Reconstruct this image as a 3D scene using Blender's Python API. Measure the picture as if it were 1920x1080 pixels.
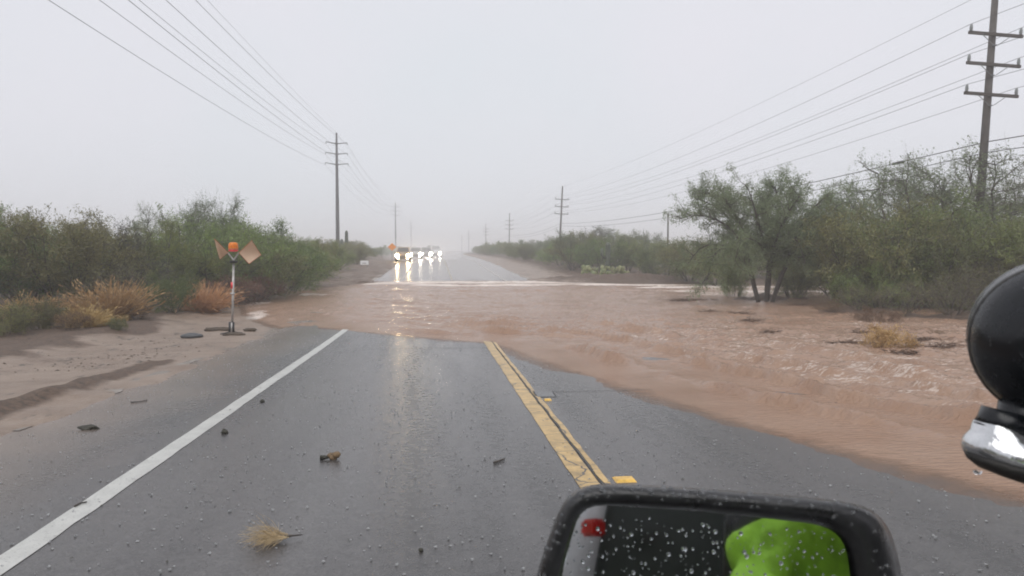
import bpy, bmesh, math, random
import numpy as np
from mathutils import Vector, Matrix

for o in list(bpy.data.objects):
    bpy.data.objects.remove(o)
SC = bpy.context.scene
COL = SC.collection
random.seed(7)
RNG = np.random.RandomState(7)

# ------------------------------------------------------------------ camera
F = 1387.0                                   # focal length in photo pixels (26 mm on 36 mm)
YAW = math.atan(143 / F)
PITCH = math.atan(72 / F)
CAMZ = 1.65
cam_d = bpy.data.cameras.new('camera')
cam_d.sensor_width = 36
cam_d.lens = F / 1920 * 36
cam_d.clip_start = 0.02
cam_d.clip_end = 6000
cam_d.dof.use_dof = True
cam_d.dof.focus_distance = 16
cam_d.dof.aperture_fstop = 13
cam = bpy.data.objects.new('camera', cam_d)
COL.objects.link(cam)
cam.location = (0, 0, CAMZ)
cam.rotation_euler = (math.pi / 2 - PITCH, 0, -YAW)
SC.camera = cam
CR = cam.rotation_euler.to_matrix()

# ------------------------------------------------------------------ sky and sun
SUN_EL, SUN_AZ = math.radians(58), math.radians(200)
w = bpy.data.worlds.new('World')
SC.world = w
w.use_nodes = True
nt = w.node_tree
nt.nodes.clear()
wo = nt.nodes.new('ShaderNodeOutputWorld')
bg = nt.nodes.new('ShaderNodeBackground')
bg.inputs['Strength'].default_value = 0.1
sky = nt.nodes.new('ShaderNodeTexSky')
sky.sky_type = 'NISHITA'
sky.sun_disc = False
sky.sun_elevation = SUN_EL
sky.sun_rotation = SUN_AZ
sky.dust_density = 4.0
hs = nt.nodes.new('ShaderNodeHueSaturation')
hs.inputs['Saturation'].default_value = 0.12
nt.links.new(sky.outputs[0], hs.inputs['Color'])
tc = nt.nodes.new('ShaderNodeTexCoord')
nz = nt.nodes.new('ShaderNodeTexNoise')
nz.inputs['Scale'].default_value = 2.2
nz.inputs['Detail'].default_value = 3.0
nt.links.new(tc.outputs['Generated'], nz.inputs['Vector'])
cr = nt.nodes.new('ShaderNodeValToRGB')      # the unbroken rain cloud: pale grey with faint cool and warm drifts
cr.color_ramp.elements[0].position = 0.3
cr.color_ramp.elements[0].color = (0.885, 0.935, 1.0, 1)
cr.color_ramp.elements[1].position = 0.7
cr.color_ramp.elements[1].color = (.965, 0.955, 1.035, 1)
nt.links.new(nz.outputs['Fac'], cr.inputs['Fac'])
mul = nt.nodes.new('ShaderNodeVectorMath')
mul.operation = 'SCALE'
mul.inputs['Scale'].default_value = 8.0
nt.links.new(cr.outputs['Color'], mul.inputs[0])
mx = nt.nodes.new('ShaderNodeMix')
mx.data_type = 'RGBA'
mx.inputs['Factor'].default_value = 0.93
nt.links.new(hs.outputs[0], mx.inputs['A'])
nt.links.new(mul.outputs[0], mx.inputs['B'])
nt.links.new(mx.outputs['Result'], bg.inputs['Color'])
nt.links.new(bg.outputs[0], wo.inputs['Surface'])

sd_ = bpy.data.lights.new('sun', 'SUN')
sd_.energy = 1.5
sd_.angle = math.radians(60)
sd_.color = (1.0, 0.98, 0.95)
sun = bpy.data.objects.new('sun', sd_)
COL.objects.link(sun)
sv = Vector((math.sin(SUN_AZ) * math.cos(SUN_EL), math.cos(SUN_AZ) * math.cos(SUN_EL), math.sin(SUN_EL)))
sun.rotation_euler = sv.to_track_quat('Z', 'Y').to_euler()

vs = SC.view_settings
vs.view_transform = 'Standard'
vs.look = 'None'
vs.exposure = 0.14
vs.gamma = 1.0
vs.use_curve_mapping = False
SC.cycles.use_denoising = True
SC.cycles.filter_width = 1.9
SC.cycles.volume_bounces = 6
SC.cycles.max_bounces = 10
SC.cycles.transparent_max_bounces = 12
SC.cycles.caustics_reflective = False
SC.cycles.caustics_refractive = False

# ------------------------------------------------------------------ layout helpers
_py = np.array([-80, -40, 0, 10, 18, 24, 32, 42, 50, 56, 70, 95, 130, 180, 260, 400, 700, 6000], float)
_pz = np.array([2.1, 1.07, 0, -.267, -.475, -.58, -.63, -.6, -.52, -.45, -.2, .2, .36, .33, .2, 0, 0, 0], float)
_ty = np.arange(-80, 760, 0.5)
_tz = np.interp(_ty, _py, _pz)
_k = np.exp(-0.5 * (np.arange(-14, 15) / 5.0) ** 2); _k /= _k.sum()
_tz = np.convolve(np.pad(_tz, 14, mode='edge'), _k, mode='valid')
_tz += -np.interp(0, _ty, _tz)

def P(y):                                     # height of the road's profile
    return np.interp(y, _ty, _tz)

def XO(y):                                    # the road bends gently to the right far off
    y = np.asarray(y, float)
    a = np.clip(y - 130, 0, 170)
    return a * a * .00017 + np.clip(y - 300, 0, None) * .058

def ray(px, py):
    v = CR @ Vector(((px - 960) / F, -(py - 540) / F, -1))
    return v

def at(px, Y):                                # world x of a photo column at world distance Y
    v = ray(px, 468)
    return v.x / v.y * Y

def zat(py, px, Y):                           # world z of a photo row at distance Y
    v = ray(px, py)
    return CAMZ + v.z / v.y * Y

def gp(px, py):                               # point of the road profile surface under a photo pixel
    v = ray(px, py)
    t = 1.0
    lo, hi = 0.5, 500.0
    f = lambda t: CAMZ + v.z * t - float(P(v.y * t))
    prev = 0.5
    for t in np.geomspace(0.8, 500, 700):
        if f(t) < 0:
            lo, hi = prev, t
            break
        prev = t
    for _ in range(40):
        m = (lo + hi) / 2
        if f(m) < 0: hi = m
        else: lo = m
    return Vector((v.x * lo, v.y * lo, CAMZ + v.z * lo))

_perm = RNG.rand(256, 256)
def vnoise(x, y):
    x = np.asarray(x, float); y = np.asarray(y, float)
    xi = np.floor(x).astype(int); yi = np.floor(y).astype(int)
    fx = x - xi; fy = y - yi
    fx = fx * fx * (3 - 2 * fx); fy = fy * fy * (3 - 2 * fy)
    g = lambda a, b: _perm[a & 255, b & 255]
    return ((g(xi, yi) * (1 - fx) + g(xi + 1, yi) * fx) * (1 - fy) + (g(xi, yi + 1) * (1 - fx) + g(xi + 1, yi + 1) * fx) * fy) * 2 - 1

def fbm(x, y, o=4, g=.5):
    s = 0; a = 1; n = 0
    for i in range(o):
        s = s + a * vnoise(x * 2 ** i + 17.3 * i, y * 2 ** i + 9.1 * i); n += a; a *= g
    return s / n

def smooth(a, b, x):
    t = np.clip((x - a) / (b - a), 0, 1)
    return t * t * (3 - 2 * t)

# ------------------------------------------------------------------ mesh helpers
def mesh_np(name, verts, faces, smooth_=False):
    verts = np.asarray(verts, np.float32); faces = np.asarray(faces, np.int32)
    me = bpy.data.meshes.new(name)
    n, k = faces.shape
    me.vertices.add(len(verts)); me.vertices.foreach_set('co', verts.ravel())
    me.loops.add(n * k); me.loops.foreach_set('vertex_index', faces.ravel())
    me.polygons.add(n)
    me.polygons.foreach_set('loop_start', np.arange(0, n * k, k, dtype=np.int32))
    me.polygons.foreach_set('loop_total', np.full(n, k, np.int32))
    if smooth_:
        me.polygons.foreach_set('use_smooth', np.ones(n, bool))
    me.update(); me.validate()
    return me

def grid_mesh(name, X, Y, Z, keep=None, smooth_=True):
    r, c = X.shape
    idx = np.arange(r * c).reshape(r, c)
    f = np.stack([idx[:-1, :-1], idx[:-1, 1:], idx[1:, 1:], idx[1:, :-1]], -1).reshape(-1, 4)
    V = np.stack([X, Y, Z], -1).reshape(-1, 3)
    if keep is not None:
        k = keep.reshape(-1)[f].any(axis=1)
        f = f[k]
        used = np.unique(f)
        re = np.full(len(V), -1); re[used] = np.arange(len(used))
        V = V[used]; f = re[f]
        me = mesh_np(name, V, f, smooth_)
        return me, used
    return mesh_np(name, V, f, smooth_), None

def attr(me, name, vals):
    a = me.attributes.new(name, 'FLOAT', 'POINT')
    a.data.foreach_set('value', np.asarray(vals, np.float32).ravel())

def link(name, me, m=None, parent=None, loc=None):
    o = bpy.data.objects.new(name, me)
    COL.objects.link(o)
    if m is not None:
        for q in (m if isinstance(m, (list, tuple)) else [m]):
            me.materials.append(q)
    if parent is not None: o.parent = parent
    if loc is not None: o.location = loc
    return o

def tag(o, label=None, cat=None, group=None, kind=None):
    if label: o['label'] = label
    if cat: o['category'] = cat
    if group: o['group'] = group
    if kind: o['kind'] = kind
    return o

def empty(name, loc=(0, 0, 0), rz=0.0, label=None, cat=None, group=None):
    o = bpy.data.objects.new(name, None)
    o.empty_display_size = .2
    COL.objects.link(o)
    o.location = loc
    o.rotation_euler = (0, 0, rz)
    tag(o, label, cat, group)
    return o

class MB:
    """collects tubes, boxes and lathes into one mesh"""
    def __init__(s): s.v = []; s.f = []
    def add(s, vs, fs):
        b = len(s.v)
        s.v += [tuple(v) for v in vs]; s.f += [tuple(i + b for i in f) for f in fs]
    def tube(s, pts, rad, n=6, cap=True):
        pts = [Vector(p) for p in pts]
        if not isinstance(rad, (list, tuple)): rad = [rad] * len(pts)
        vs = []; fs = []
        ref = None
        for i, p in enumerate(pts):
            d = (pts[min(i + 1, len(pts) - 1)] - pts[max(i - 1, 0)]).normalized()
            if ref is None or abs(ref.dot(d)) > .95:
                ref = Vector((0, 0, 1)) if abs(d.z) < .9 else Vector((1, 0, 0))
            a = d.cross(ref).normalized(); b = d.cross(a).normalized()
            for k in range(n):
                t = 2 * math.pi * k / n
                vs.append(p + (a * math.cos(t) + b * math.sin(t)) * rad[i])
        for i in range(len(pts) - 1):
            for k in range(n):
                k2 = (k + 1) % n
                fs.append((i * n + k, i * n + k2, (i + 1) * n + k2, (i + 1) * n + k))
        if cap:
            fs.append(tuple(range(n - 1, -1, -1))); fs.append(tuple((len(pts) - 1) * n + k for k in range(n)))
        s.add(vs, fs); return s
    def box(s, c, size, rot=None):
        c = Vector(c); hx, hy, hz = [q / 2 for q in size]
        vs = [Vector((x, y, z)) for x in (-hx, hx) for y in (-hy, hy) for z in (-hz, hz)]
        if rot is not None: vs = [rot @ v for v in vs]
        s.add([c + v for v in vs], [(0, 1, 3, 2), (4, 6, 7, 5), (0, 4, 5, 1), (2, 3, 7, 6), (0, 2, 6, 4), (1, 5, 7, 3)])
        return s
    def lathe(s, prof, c=(0, 0, 0), n=16, rot=None):
        c = Vector(c); vs = []; fs = []
        for r, z in prof:
            for k in range(n):
                t = 2 * math.pi * k / n
                v = Vector((r * math.cos(t), r * math.sin(t), z))
                vs.append(c + (rot @ v if rot is not None else v))
        for i in range(len(prof) - 1):
            for k in range(n):
                k2 = (k + 1) % n
                fs.append((i * n + k, i * n + k2, (i + 1) * n + k2, (i + 1) * n + k))
        fs.append(tuple(range(n - 1, -1, -1))); fs.append(tuple((len(prof) - 1) * n + k for k in range(n)))
        s.add(vs, fs); return s
    def prism(s, poly, a, b):
        """poly: list of 3D points; extruded from offset a to offset b (vectors)"""
        a = Vector(a); b = Vector(b); n = len(poly)
        vs = [Vector(p) + a for p in poly] + [Vector(p) + b for p in poly]
        fs = [tuple(range(n - 1, -1, -1)), tuple(range(n, 2 * n))]
        fs += [(i, (i + 1) % n, n + (i + 1) % n, n + i) for i in range(n)]
        s.add(vs, fs); return s
    def mesh(s, name, sm=False, bevel=0):
        me = bpy.data.meshes.new(name)
        me.from_pydata(s.v, [], s.f); me.update()
        bm = bmesh.new(); bm.from_mesh(me)
        bmesh.ops.recalc_face_normals(bm, faces=bm.faces)
        if bevel:
            bmesh.ops.bevel(bm, geom=list(bm.edges), offset=bevel, segments=2, affect='EDGES', clamp_overlap=True)
        bm.to_mesh(me); bm.free()
        if sm:
            me.polygons.foreach_set('use_smooth', np.ones(len(me.polygons), bool))
        return me
    def build(s, name, m, parent=None, sm=False, bevel=0, loc=None):
        return link(name, s.mesh(name, sm, bevel), m, parent, loc)

# ------------------------------------------------------------------ materials
def N(nt, t, **kw):
    n = nt.nodes.new(t)
    for k, v in kw.items():
        if k in n.inputs.keys(): n.inputs[k].default_value = v
        else: setattr(n, k, v)
    return n

def mat(name, col, rough=.6, metal=0, var=.25, scale=8.0, bump=0.0, bscale=40.0, col2=None, rvar=0.0, spec=.5, objrand=0.0, emit=0, trans=0.0, coords='Object'):
    m = bpy.data.materials.new(name); m.use_nodes = True
    t = m.node_tree; b = t.nodes['Principled BSDF']
    b.inputs['Metallic'].default_value = metal
    b.inputs['Roughness'].default_value = rough
    b.inputs['Specular IOR Level'].default_value = spec
    tcn = N(t, 'ShaderNodeTexCoord')
    vec = tcn.outputs[coords]
    if objrand:
        oi = N(t, 'ShaderNodeObjectInfo')
        ad = N(t, 'ShaderNodeVectorMath', operation='ADD')
        sc = N(t, 'ShaderNodeVectorMath', operation='SCALE'); sc.inputs['Scale'].default_value = 37
        cmb = N(t, 'ShaderNodeCombineXYZ')
        t.links.new(oi.outputs['Random'], cmb.inputs[0]); t.links.new(oi.outputs['Random'], cmb.inputs[1])
        t.links.new(cmb.outputs[0], sc.inputs[0]); t.links.new(vec, ad.inputs[0]); t.links.new(sc.outputs[0], ad.inputs[1])
        vec = ad.outputs[0]
    nzn = N(t, 'ShaderNodeTexNoise', Scale=scale, Detail=5.0, Roughness=.6)
    t.links.new(vec, nzn.inputs['Vector'])
    rp = N(t, 'ShaderNodeValToRGB')
    c2 = col2 if col2 else tuple(min(1, c * (1 + var)) for c in col)
    c1 = col if col2 else tuple(c * (1 - var) for c in col)
    rp.color_ramp.elements[0].position = .32; rp.color_ramp.elements[0].color = (*c1, 1)
    rp.color_ramp.elements[1].position = .68; rp.color_ramp.elements[1].color = (*c2, 1)
    t.links.new(nzn.outputs['Fac'], rp.inputs['Fac'])
    out = rp.outputs['Color']
    if objrand:
        h = N(t, 'ShaderNodeHueSaturation')
        mr = N(t, 'ShaderNodeMapRange'); mr.inputs['To Min'].default_value = 1 - objrand; mr.inputs['To Max'].default_value = 1 + objrand
        t.links.new(oi.outputs['Random'], mr.inputs['Value']); t.links.new(mr.outputs[0], h.inputs['Value'])
        mr2 = N(t, 'ShaderNodeMapRange'); mr2.inputs['To Min'].default_value = .5 + .028 ; mr2.inputs['To Max'].default_value = .5 - .028
        mlt = N(t, 'ShaderNodeMath', operation='MULTIPLY'); mlt.inputs[1].default_value = 7.31
        frc = N(t, 'ShaderNodeMath', operation='FRACT')
        t.links.new(oi.outputs['Random'], mlt.inputs[0]); t.links.new(mlt.outputs[0], frc.inputs[0])
        t.links.new(frc.outputs[0], mr2.inputs['Value']); t.links.new(mr2.outputs[0], h.inputs['Hue'])
        t.links.new(out, h.inputs['Color']); out = h.outputs['Color']
    t.links.new(out, b.inputs['Base Color'])
    if rvar:
        mrr = N(t, 'ShaderNodeMapRange'); mrr.inputs['From Min'].default_value = .3; mrr.inputs['From Max'].default_value = .7
        mrr.inputs['To Min'].default_value = max(.02, rough - rvar); mrr.inputs['To Max'].default_value = min(1, rough + rvar)
        t.links.new(nzn.outputs['Fac'], mrr.inputs['Value']); t.links.new(mrr.outputs[0], b.inputs['Roughness'])
    if bump:
        n2 = N(t, 'ShaderNodeTexNoise', Scale=bscale, Detail=4.0, Roughness=.6)
        t.links.new(tcn.outputs[coords], n2.inputs['Vector'])
        bp = N(t, 'ShaderNodeBump', Strength=min(1, bump), Distance=.01)
        t.links.new(n2.outputs['Fac'], bp.inputs['Height']); t.links.new(bp.outputs[0], b.inputs['Normal'])
    if trans:
        tr = N(t, 'ShaderNodeBsdfTranslucent'); ms = N(t, 'ShaderNodeMixShader', Fac=trans)
        t.links.new(out, tr.inputs['Color'])
        t.links.new(b.outputs[0], ms.inputs[1]); t.links.new(tr.outputs[0], ms.inputs[2])
        t.links.new(ms.outputs[0], t.nodes['Material Output'].inputs['Surface'])
    if emit:
        b.inputs['Emission Color'].default_value = (*col, 1); b.inputs['Emission Strength'].default_value = emit
    return m

def asphalt_mat():
    m = bpy.data.materials.new('wet_asphalt'); m.use_nodes = True
    t = m.node_tree; b = t.nodes['Principled BSDF']
    g = N(t, 'ShaderNodeNewGeometry')
    big = N(t, 'ShaderNodeTexNoise', Scale=.35, Detail=4.0, Roughness=.6)
    mp = N(t, 'ShaderNodeMapping'); mp.inputs['Scale'].default_value = (2.6, .22, 1)
    t.links.new(g.outputs['Position'], mp.inputs['Vector']); t.links.new(mp.outputs[0], big.inputs['Vector'])
    fine = N(t, 'ShaderNodeTexNoise', Scale=48.0, Detail=4.0, Roughness=.8)
    t.links.new(g.outputs['Position'], fine.inputs['Vector'])
    vor = N(t, 'ShaderNodeTexVoronoi', Scale=130.0)
    t.links.new(g.outputs['Position'], vor.inputs['Vector'])
    r1 = N(t, 'ShaderNodeValToRGB')
    r1.color_ramp.elements[0].position = .3; r1.color_ramp.elements[0].color = (.036, .034, .034, 1)
    r1.color_ramp.elements[1].position = .72; r1.color_ramp.elements[1].color = (.075, .070, .068, 1)
    mixf = N(t, 'ShaderNodeMix', data_type='RGBA', blend_type='MULTIPLY')
    mixf.inputs['Factor'].default_value = .8
    r2 = N(t, 'ShaderNodeValToRGB')
    r2.color_ramp.elements[0].position = .25; r2.color_ramp.elements[0].color = (.25, .25, .25, 1)
    r2.color_ramp.elements[1].position = .8; r2.color_ramp.elements[1].color = (2.0, 2.0, 2.0, 1)
    t.links.new(fine.outputs['Fac'], r2.inputs['Fac'])
    t.links.new(r1.outputs[0], mixf.inputs['A']); t.links.new(r2.outputs[0], mixf.inputs['B'])
    # silt film washed on to the left shoulder
    sep = N(t, 'ShaderNodeSeparateXYZ'); t.links.new(g.outputs['Position'], sep.inputs[0])
    sn = N(t, 'ShaderNodeTexNoise', Scale=.8, Detail=4.0); t.links.new(g.outputs['Position'], sn.inputs['Vector'])
    ma = N(t, 'ShaderNodeMath', operation='MULTIPLY_ADD'); ma.inputs[1].default_value = 1.6
    t.links.new(sn.outputs['Fac'], ma.inputs[0]); t.links.new(sep.outputs['X'], ma.inputs[2])
    mr = N(t, 'ShaderNodeMapRange'); mr.inputs['From Min'].default_value = -1.9; mr.inputs['From Max'].default_value = -3.75
    mr.inputs['To Min'].default_value = 0; mr.inputs['To Max'].default_value = .92
    t.links.new(ma.outputs[0], mr.inputs['Value'])
    mix2 = N(t, 'ShaderNodeMix', data_type='RGBA'); mix2.inputs['B'].default_value = (.20, .152, .118, 1)
    t.links.new(mr.outputs[0], mix2.inputs['Factor']); t.links.new(mixf.outputs['Result'], mix2.inputs['A'])
    t.links.new(mix2.outputs['Result'], b.inputs['Base Color'])
    rr = N(t, 'ShaderNodeMapRange'); rr.inputs['From Min'].default_value = .3; rr.inputs['From Max'].default_value = .7
    rr.inputs['To Min'].default_value = .33; rr.inputs['To Max'].default_value = .13
    midn = N(t, 'ShaderNodeTexNoise', Scale=13.0, Detail=6.0, Roughness=.75)
    t.links.new(g.outputs['Position'], midn.inputs['Vector'])
    mdd = N(t, 'ShaderNodeMath', operation='MULTIPLY_ADD'); mdd.inputs[1].default_value = .6
    mds = N(t, 'ShaderNodeMath', operation='SUBTRACT'); mds.inputs[1].default_value = .5
    t.links.new(midn.outputs['Fac'], mds.inputs[0]); t.links.new(mds.outputs[0], mdd.inputs[0]); t.links.new(big.outputs['Fac'], mdd.inputs[2])
    t.links.new(mdd.outputs[0], rr.inputs['Value']); t.links.new(mdd.outputs[0], r1.inputs['Fac'])
    flm = N(t, 'ShaderNodeMapRange'); flm.inputs['From Min'].default_value = 40; flm.inputs['From Max'].default_value = 60      # beyond the dip: muddy water film, its colour also paled for sheen and haze
    film = flm.outputs[0]; t.links.new(rr.outputs[0], b.inputs['Roughness'])
    t.links.new(sep.outputs['Y'], flm.inputs['Value'])
    rmx = N(t, 'ShaderNodeMix', data_type='FLOAT'); rmx.inputs['B'].default_value = .23
    t.links.new(film, rmx.inputs['Factor']); t.links.new(rr.outputs[0], rmx.inputs['A']); t.links.new(rmx.outputs['Result'], b.inputs['Roughness'])
    cmx = N(t, 'ShaderNodeMix', data_type='RGBA'); cmx.inputs['B'].default_value = (.24, .205, .185, 1)  # silt tone, lightened to carry the far road's sky sheen and haze
    fh = N(t, 'ShaderNodeMath', operation='MULTIPLY'); fh.inputs[1].default_value = .85; t.links.new(film, fh.inputs[0])
    t.links.new(fh.outputs[0], cmx.inputs['Factor']); t.links.new(mix2.outputs['Result'], cmx.inputs['A']); t.links.new(cmx.outputs['Result'], b.inputs['Base Color'])
    b.inputs['Specular IOR Level'].default_value = .55
    bp = N(t, 'ShaderNodeBump', Strength=.35, Distance=.003)
    bst = N(t, 'ShaderNodeMapRange'); bst.inputs['To Min'].default_value = .35; bst.inputs['To Max'].default_value = .10
    t.links.new(film, bst.inputs['Value']); t.links.new(bst.outputs[0], bp.inputs['Strength'])
    ad = N(t, 'ShaderNodeMath', operation='ADD')
    t.links.new(fine.outputs['Fac'], ad.inputs[0]); t.links.new(vor.outputs['Distance'], ad.inputs[1])
    t.links.new(ad.outputs[0], bp.inputs['Height']); t.links.new(bp.outputs[0], b.inputs['Normal'])
    return m

def paint_mat(name, col, crack=True, wear=.45):
    m = bpy.data.materials.new(name); m.use_nodes = True
    t = m.node_tree; b = t.nodes['Principled BSDF']
    g = N(t, 'ShaderNodeNewGeometry')
    n1 = N(t, 'ShaderNodeTexNoise', Scale=5.0, Detail=6.0, Roughness=.7); t.links.new(g.outputs['Position'], n1.inputs['Vector'])
    rp = N(t, 'ShaderNodeValToRGB')
    rp.color_ramp.elements[0].position = .3; rp.color_ramp.elements[0].color = (*[c * (1 - wear) for c in col], 1)
    rp.color_ramp.elements[1].position = .62; rp.color_ramp.elements[1].color = (*col, 1)
    t.links.new(n1.outputs['Fac'], rp.inputs['Fac'])
    out = rp.outputs[0]
    n3 = N(t, 'ShaderNodeTexNoise', Scale=60.0, Detail=3.0); t.links.new(g.outputs['Position'], n3.inputs['Vector'])
    r3 = N(t, 'ShaderNodeValToRGB'); r3.color_ramp.elements[0].position = .30; r3.color_ramp.elements[0].color = (.45, .45, .45, 1)
    r3.color_ramp.elements[1].position = .42; r3.color_ramp.elements[1].color = (1, 1, 1, 1)
    t.links.new(n3.outputs['Fac'], r3.inputs['Fac'])
    mm = N(t, 'ShaderNodeMix', data_type='RGBA', blend_type='MULTIPLY'); mm.inputs['Factor'].default_value = .8
    t.links.new(out, mm.inputs['A']); t.links.new(r3.outputs[0], mm.inputs['B']); out = mm.outputs['Result']
    if crack:
        vo = N(t, 'ShaderNodeTexVoronoi', feature='DISTANCE_TO_EDGE', Scale=1.0)
        mp = N(t, 'ShaderNodeMapping'); mp.inputs['Scale'].default_value = (1.2, 2.6, 1)
        n2 = N(t, 'ShaderNodeTexNoise', Scale=6.0, Detail=3.0); t.links.new(g.outputs['Position'], n2.inputs['Vector'])
        mv = N(t, 'ShaderNodeVectorMath', operation='MULTIPLY_ADD'); mv.inputs[1].default_value = (.12, .12, .12)
        t.links.new(n2.outputs['Color'], mv.inputs[0]); t.links.new(g.outputs['Position'], mv.inputs[2])
        t.links.new(mv.outputs[0], mp.inputs['Vector']); t.links.new(mp.outputs[0], vo.inputs['Vector'])
        lt = N(t, 'ShaderNodeMath', operation='LESS_THAN'); lt.inputs[1].default_value = .010
        t.links.new(vo.outputs['Distance'], lt.inputs[0])
        mk = N(t, 'ShaderNodeMix', data_type='RGBA'); mk.inputs['B'].default_value = (.05, .042, .035, 1)
        t.links.new(lt.outputs[0], mk.inputs['Factor']); t.links.new(out, mk.inputs['A']); out = mk.outputs['Result']
    t.links.new(out, b.inputs['Base Color'])
    b.inputs['Roughness'].default_value = .35
    return m

def ground_mat():
    m = bpy.data.materials.new('wet_desert_soil'); m.use_nodes = True
    t = m.node_tree; b = t.nodes['Principled BSDF']
    g = N(t, 'ShaderNodeNewGeometry')
    at_ = N(t, 'ShaderNodeAttribute', attribute_name='silt')
    n1 = N(t, 'ShaderNodeTexNoise', Scale=1.3, Detail=7.0, Roughness=.65); t.links.new(g.outputs['Position'], n1.inputs['Vector'])
    n2 = N(t, 'ShaderNodeTexNoise', Scale=14.0, Detail=6.0, Roughness=.7); t.links.new(g.outputs['Position'], n2.inputs['Vector'])
    soil = N(t, 'ShaderNodeValToRGB')
    soil.color_ramp.elements[0].position = .35; soil.color_ramp.elements[0].color = (.045, .031, .021, 1)
    soil.color_ramp.elements[1].position = .7; soil.color_ramp.elements[1].color = (.15, .094, .062, 1)
    t.links.new(n2.outputs['Fac'], soil.inputs['Fac'])
    silt = N(t, 'ShaderNodeValToRGB')
    silt.color_ramp.elements[0].position = .3; silt.color_ramp.elements[0].color = (.165, .112, .078, 1)
    silt.color_ramp.elements[1].position = .7; silt.color_ramp.elements[1].color = (.275, .205, .155, 1)
    t.links.new(n1.outputs['Fac'], silt.inputs['Fac'])
    # leaf litter scattered in streaks
    mp = N(t, 'ShaderNodeMapping'); mp.inputs['Scale'].default_value = (1.0, .45, 1); mp.inputs['Rotation'].default_value = (0, 0, .35)
    t.links.new(g.outputs['Position'], mp.inputs['Vector'])
    n3 = N(t, 'ShaderNodeTexNoise', Scale=3.2, Detail=9.0, Roughness=.75); t.links.new(mp.outputs[0], n3.inputs['Vector'])
    r3 = N(t, 'ShaderNodeValToRGB'); r3.color_ramp.elements[0].position = .57; r3.color_ramp.elements[0].color = (0, 0, 0, 1)
    r3.color_ramp.elements[1].position = .63; r3.color_ramp.elements[1].color = (1, 1, 1, 1)
    t.links.new(n3.outputs['Fac'], r3.inputs['Fac'])
    ms = N(t, 'ShaderNodeMix', data_type='RGBA'); ms.inputs['B'].default_value = (.055, .04, .026, 1)
    t.links.new(r3.outputs[0], ms.inputs['Factor']); t.links.new(silt.outputs[0], ms.inputs['A'])
    adn = N(t, 'ShaderNodeMath', operation='MULTIPLY_ADD'); adn.inputs[1].default_value = .9
    t.links.new(n1.outputs['Fac'], adn.inputs[0]); t.links.new(at_.outputs['Fac'], adn.inputs[2])
    mrr = N(t, 'ShaderNodeMapRange'); mrr.inputs['From Min'].default_value = .75; mrr.inputs['From Max'].default_value = 1.1
    t.links.new(adn.outputs[0], mrr.inputs['Value'])
    mf = N(t, 'ShaderNodeMix', data_type='RGBA')
    t.links.new(mrr.outputs[0], mf.inputs['Factor']); t.links.new(soil.outputs[0], mf.inputs['A']); t.links.new(ms.outputs['Result'], mf.inputs['B'])
    t.links.new(mf.outputs['Result'], b.inputs['Base Color'])
    ro = N(t, 'ShaderNodeMapRange'); ro.inputs['To Min'].default_value = .75; ro.inputs['To Max'].default_value = .42
    t.links.new(mrr.outputs[0], ro.inputs['Value']); t.links.new(ro.outputs[0], b.inputs['Roughness'])
    bp = N(t, 'ShaderNodeBump', Strength=.7, Distance=.03)
    t.links.new(n2.outputs['Fac'], bp.inputs['Height']); t.links.new(bp.outputs[0], b.inputs['Normal'])
    return m

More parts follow.
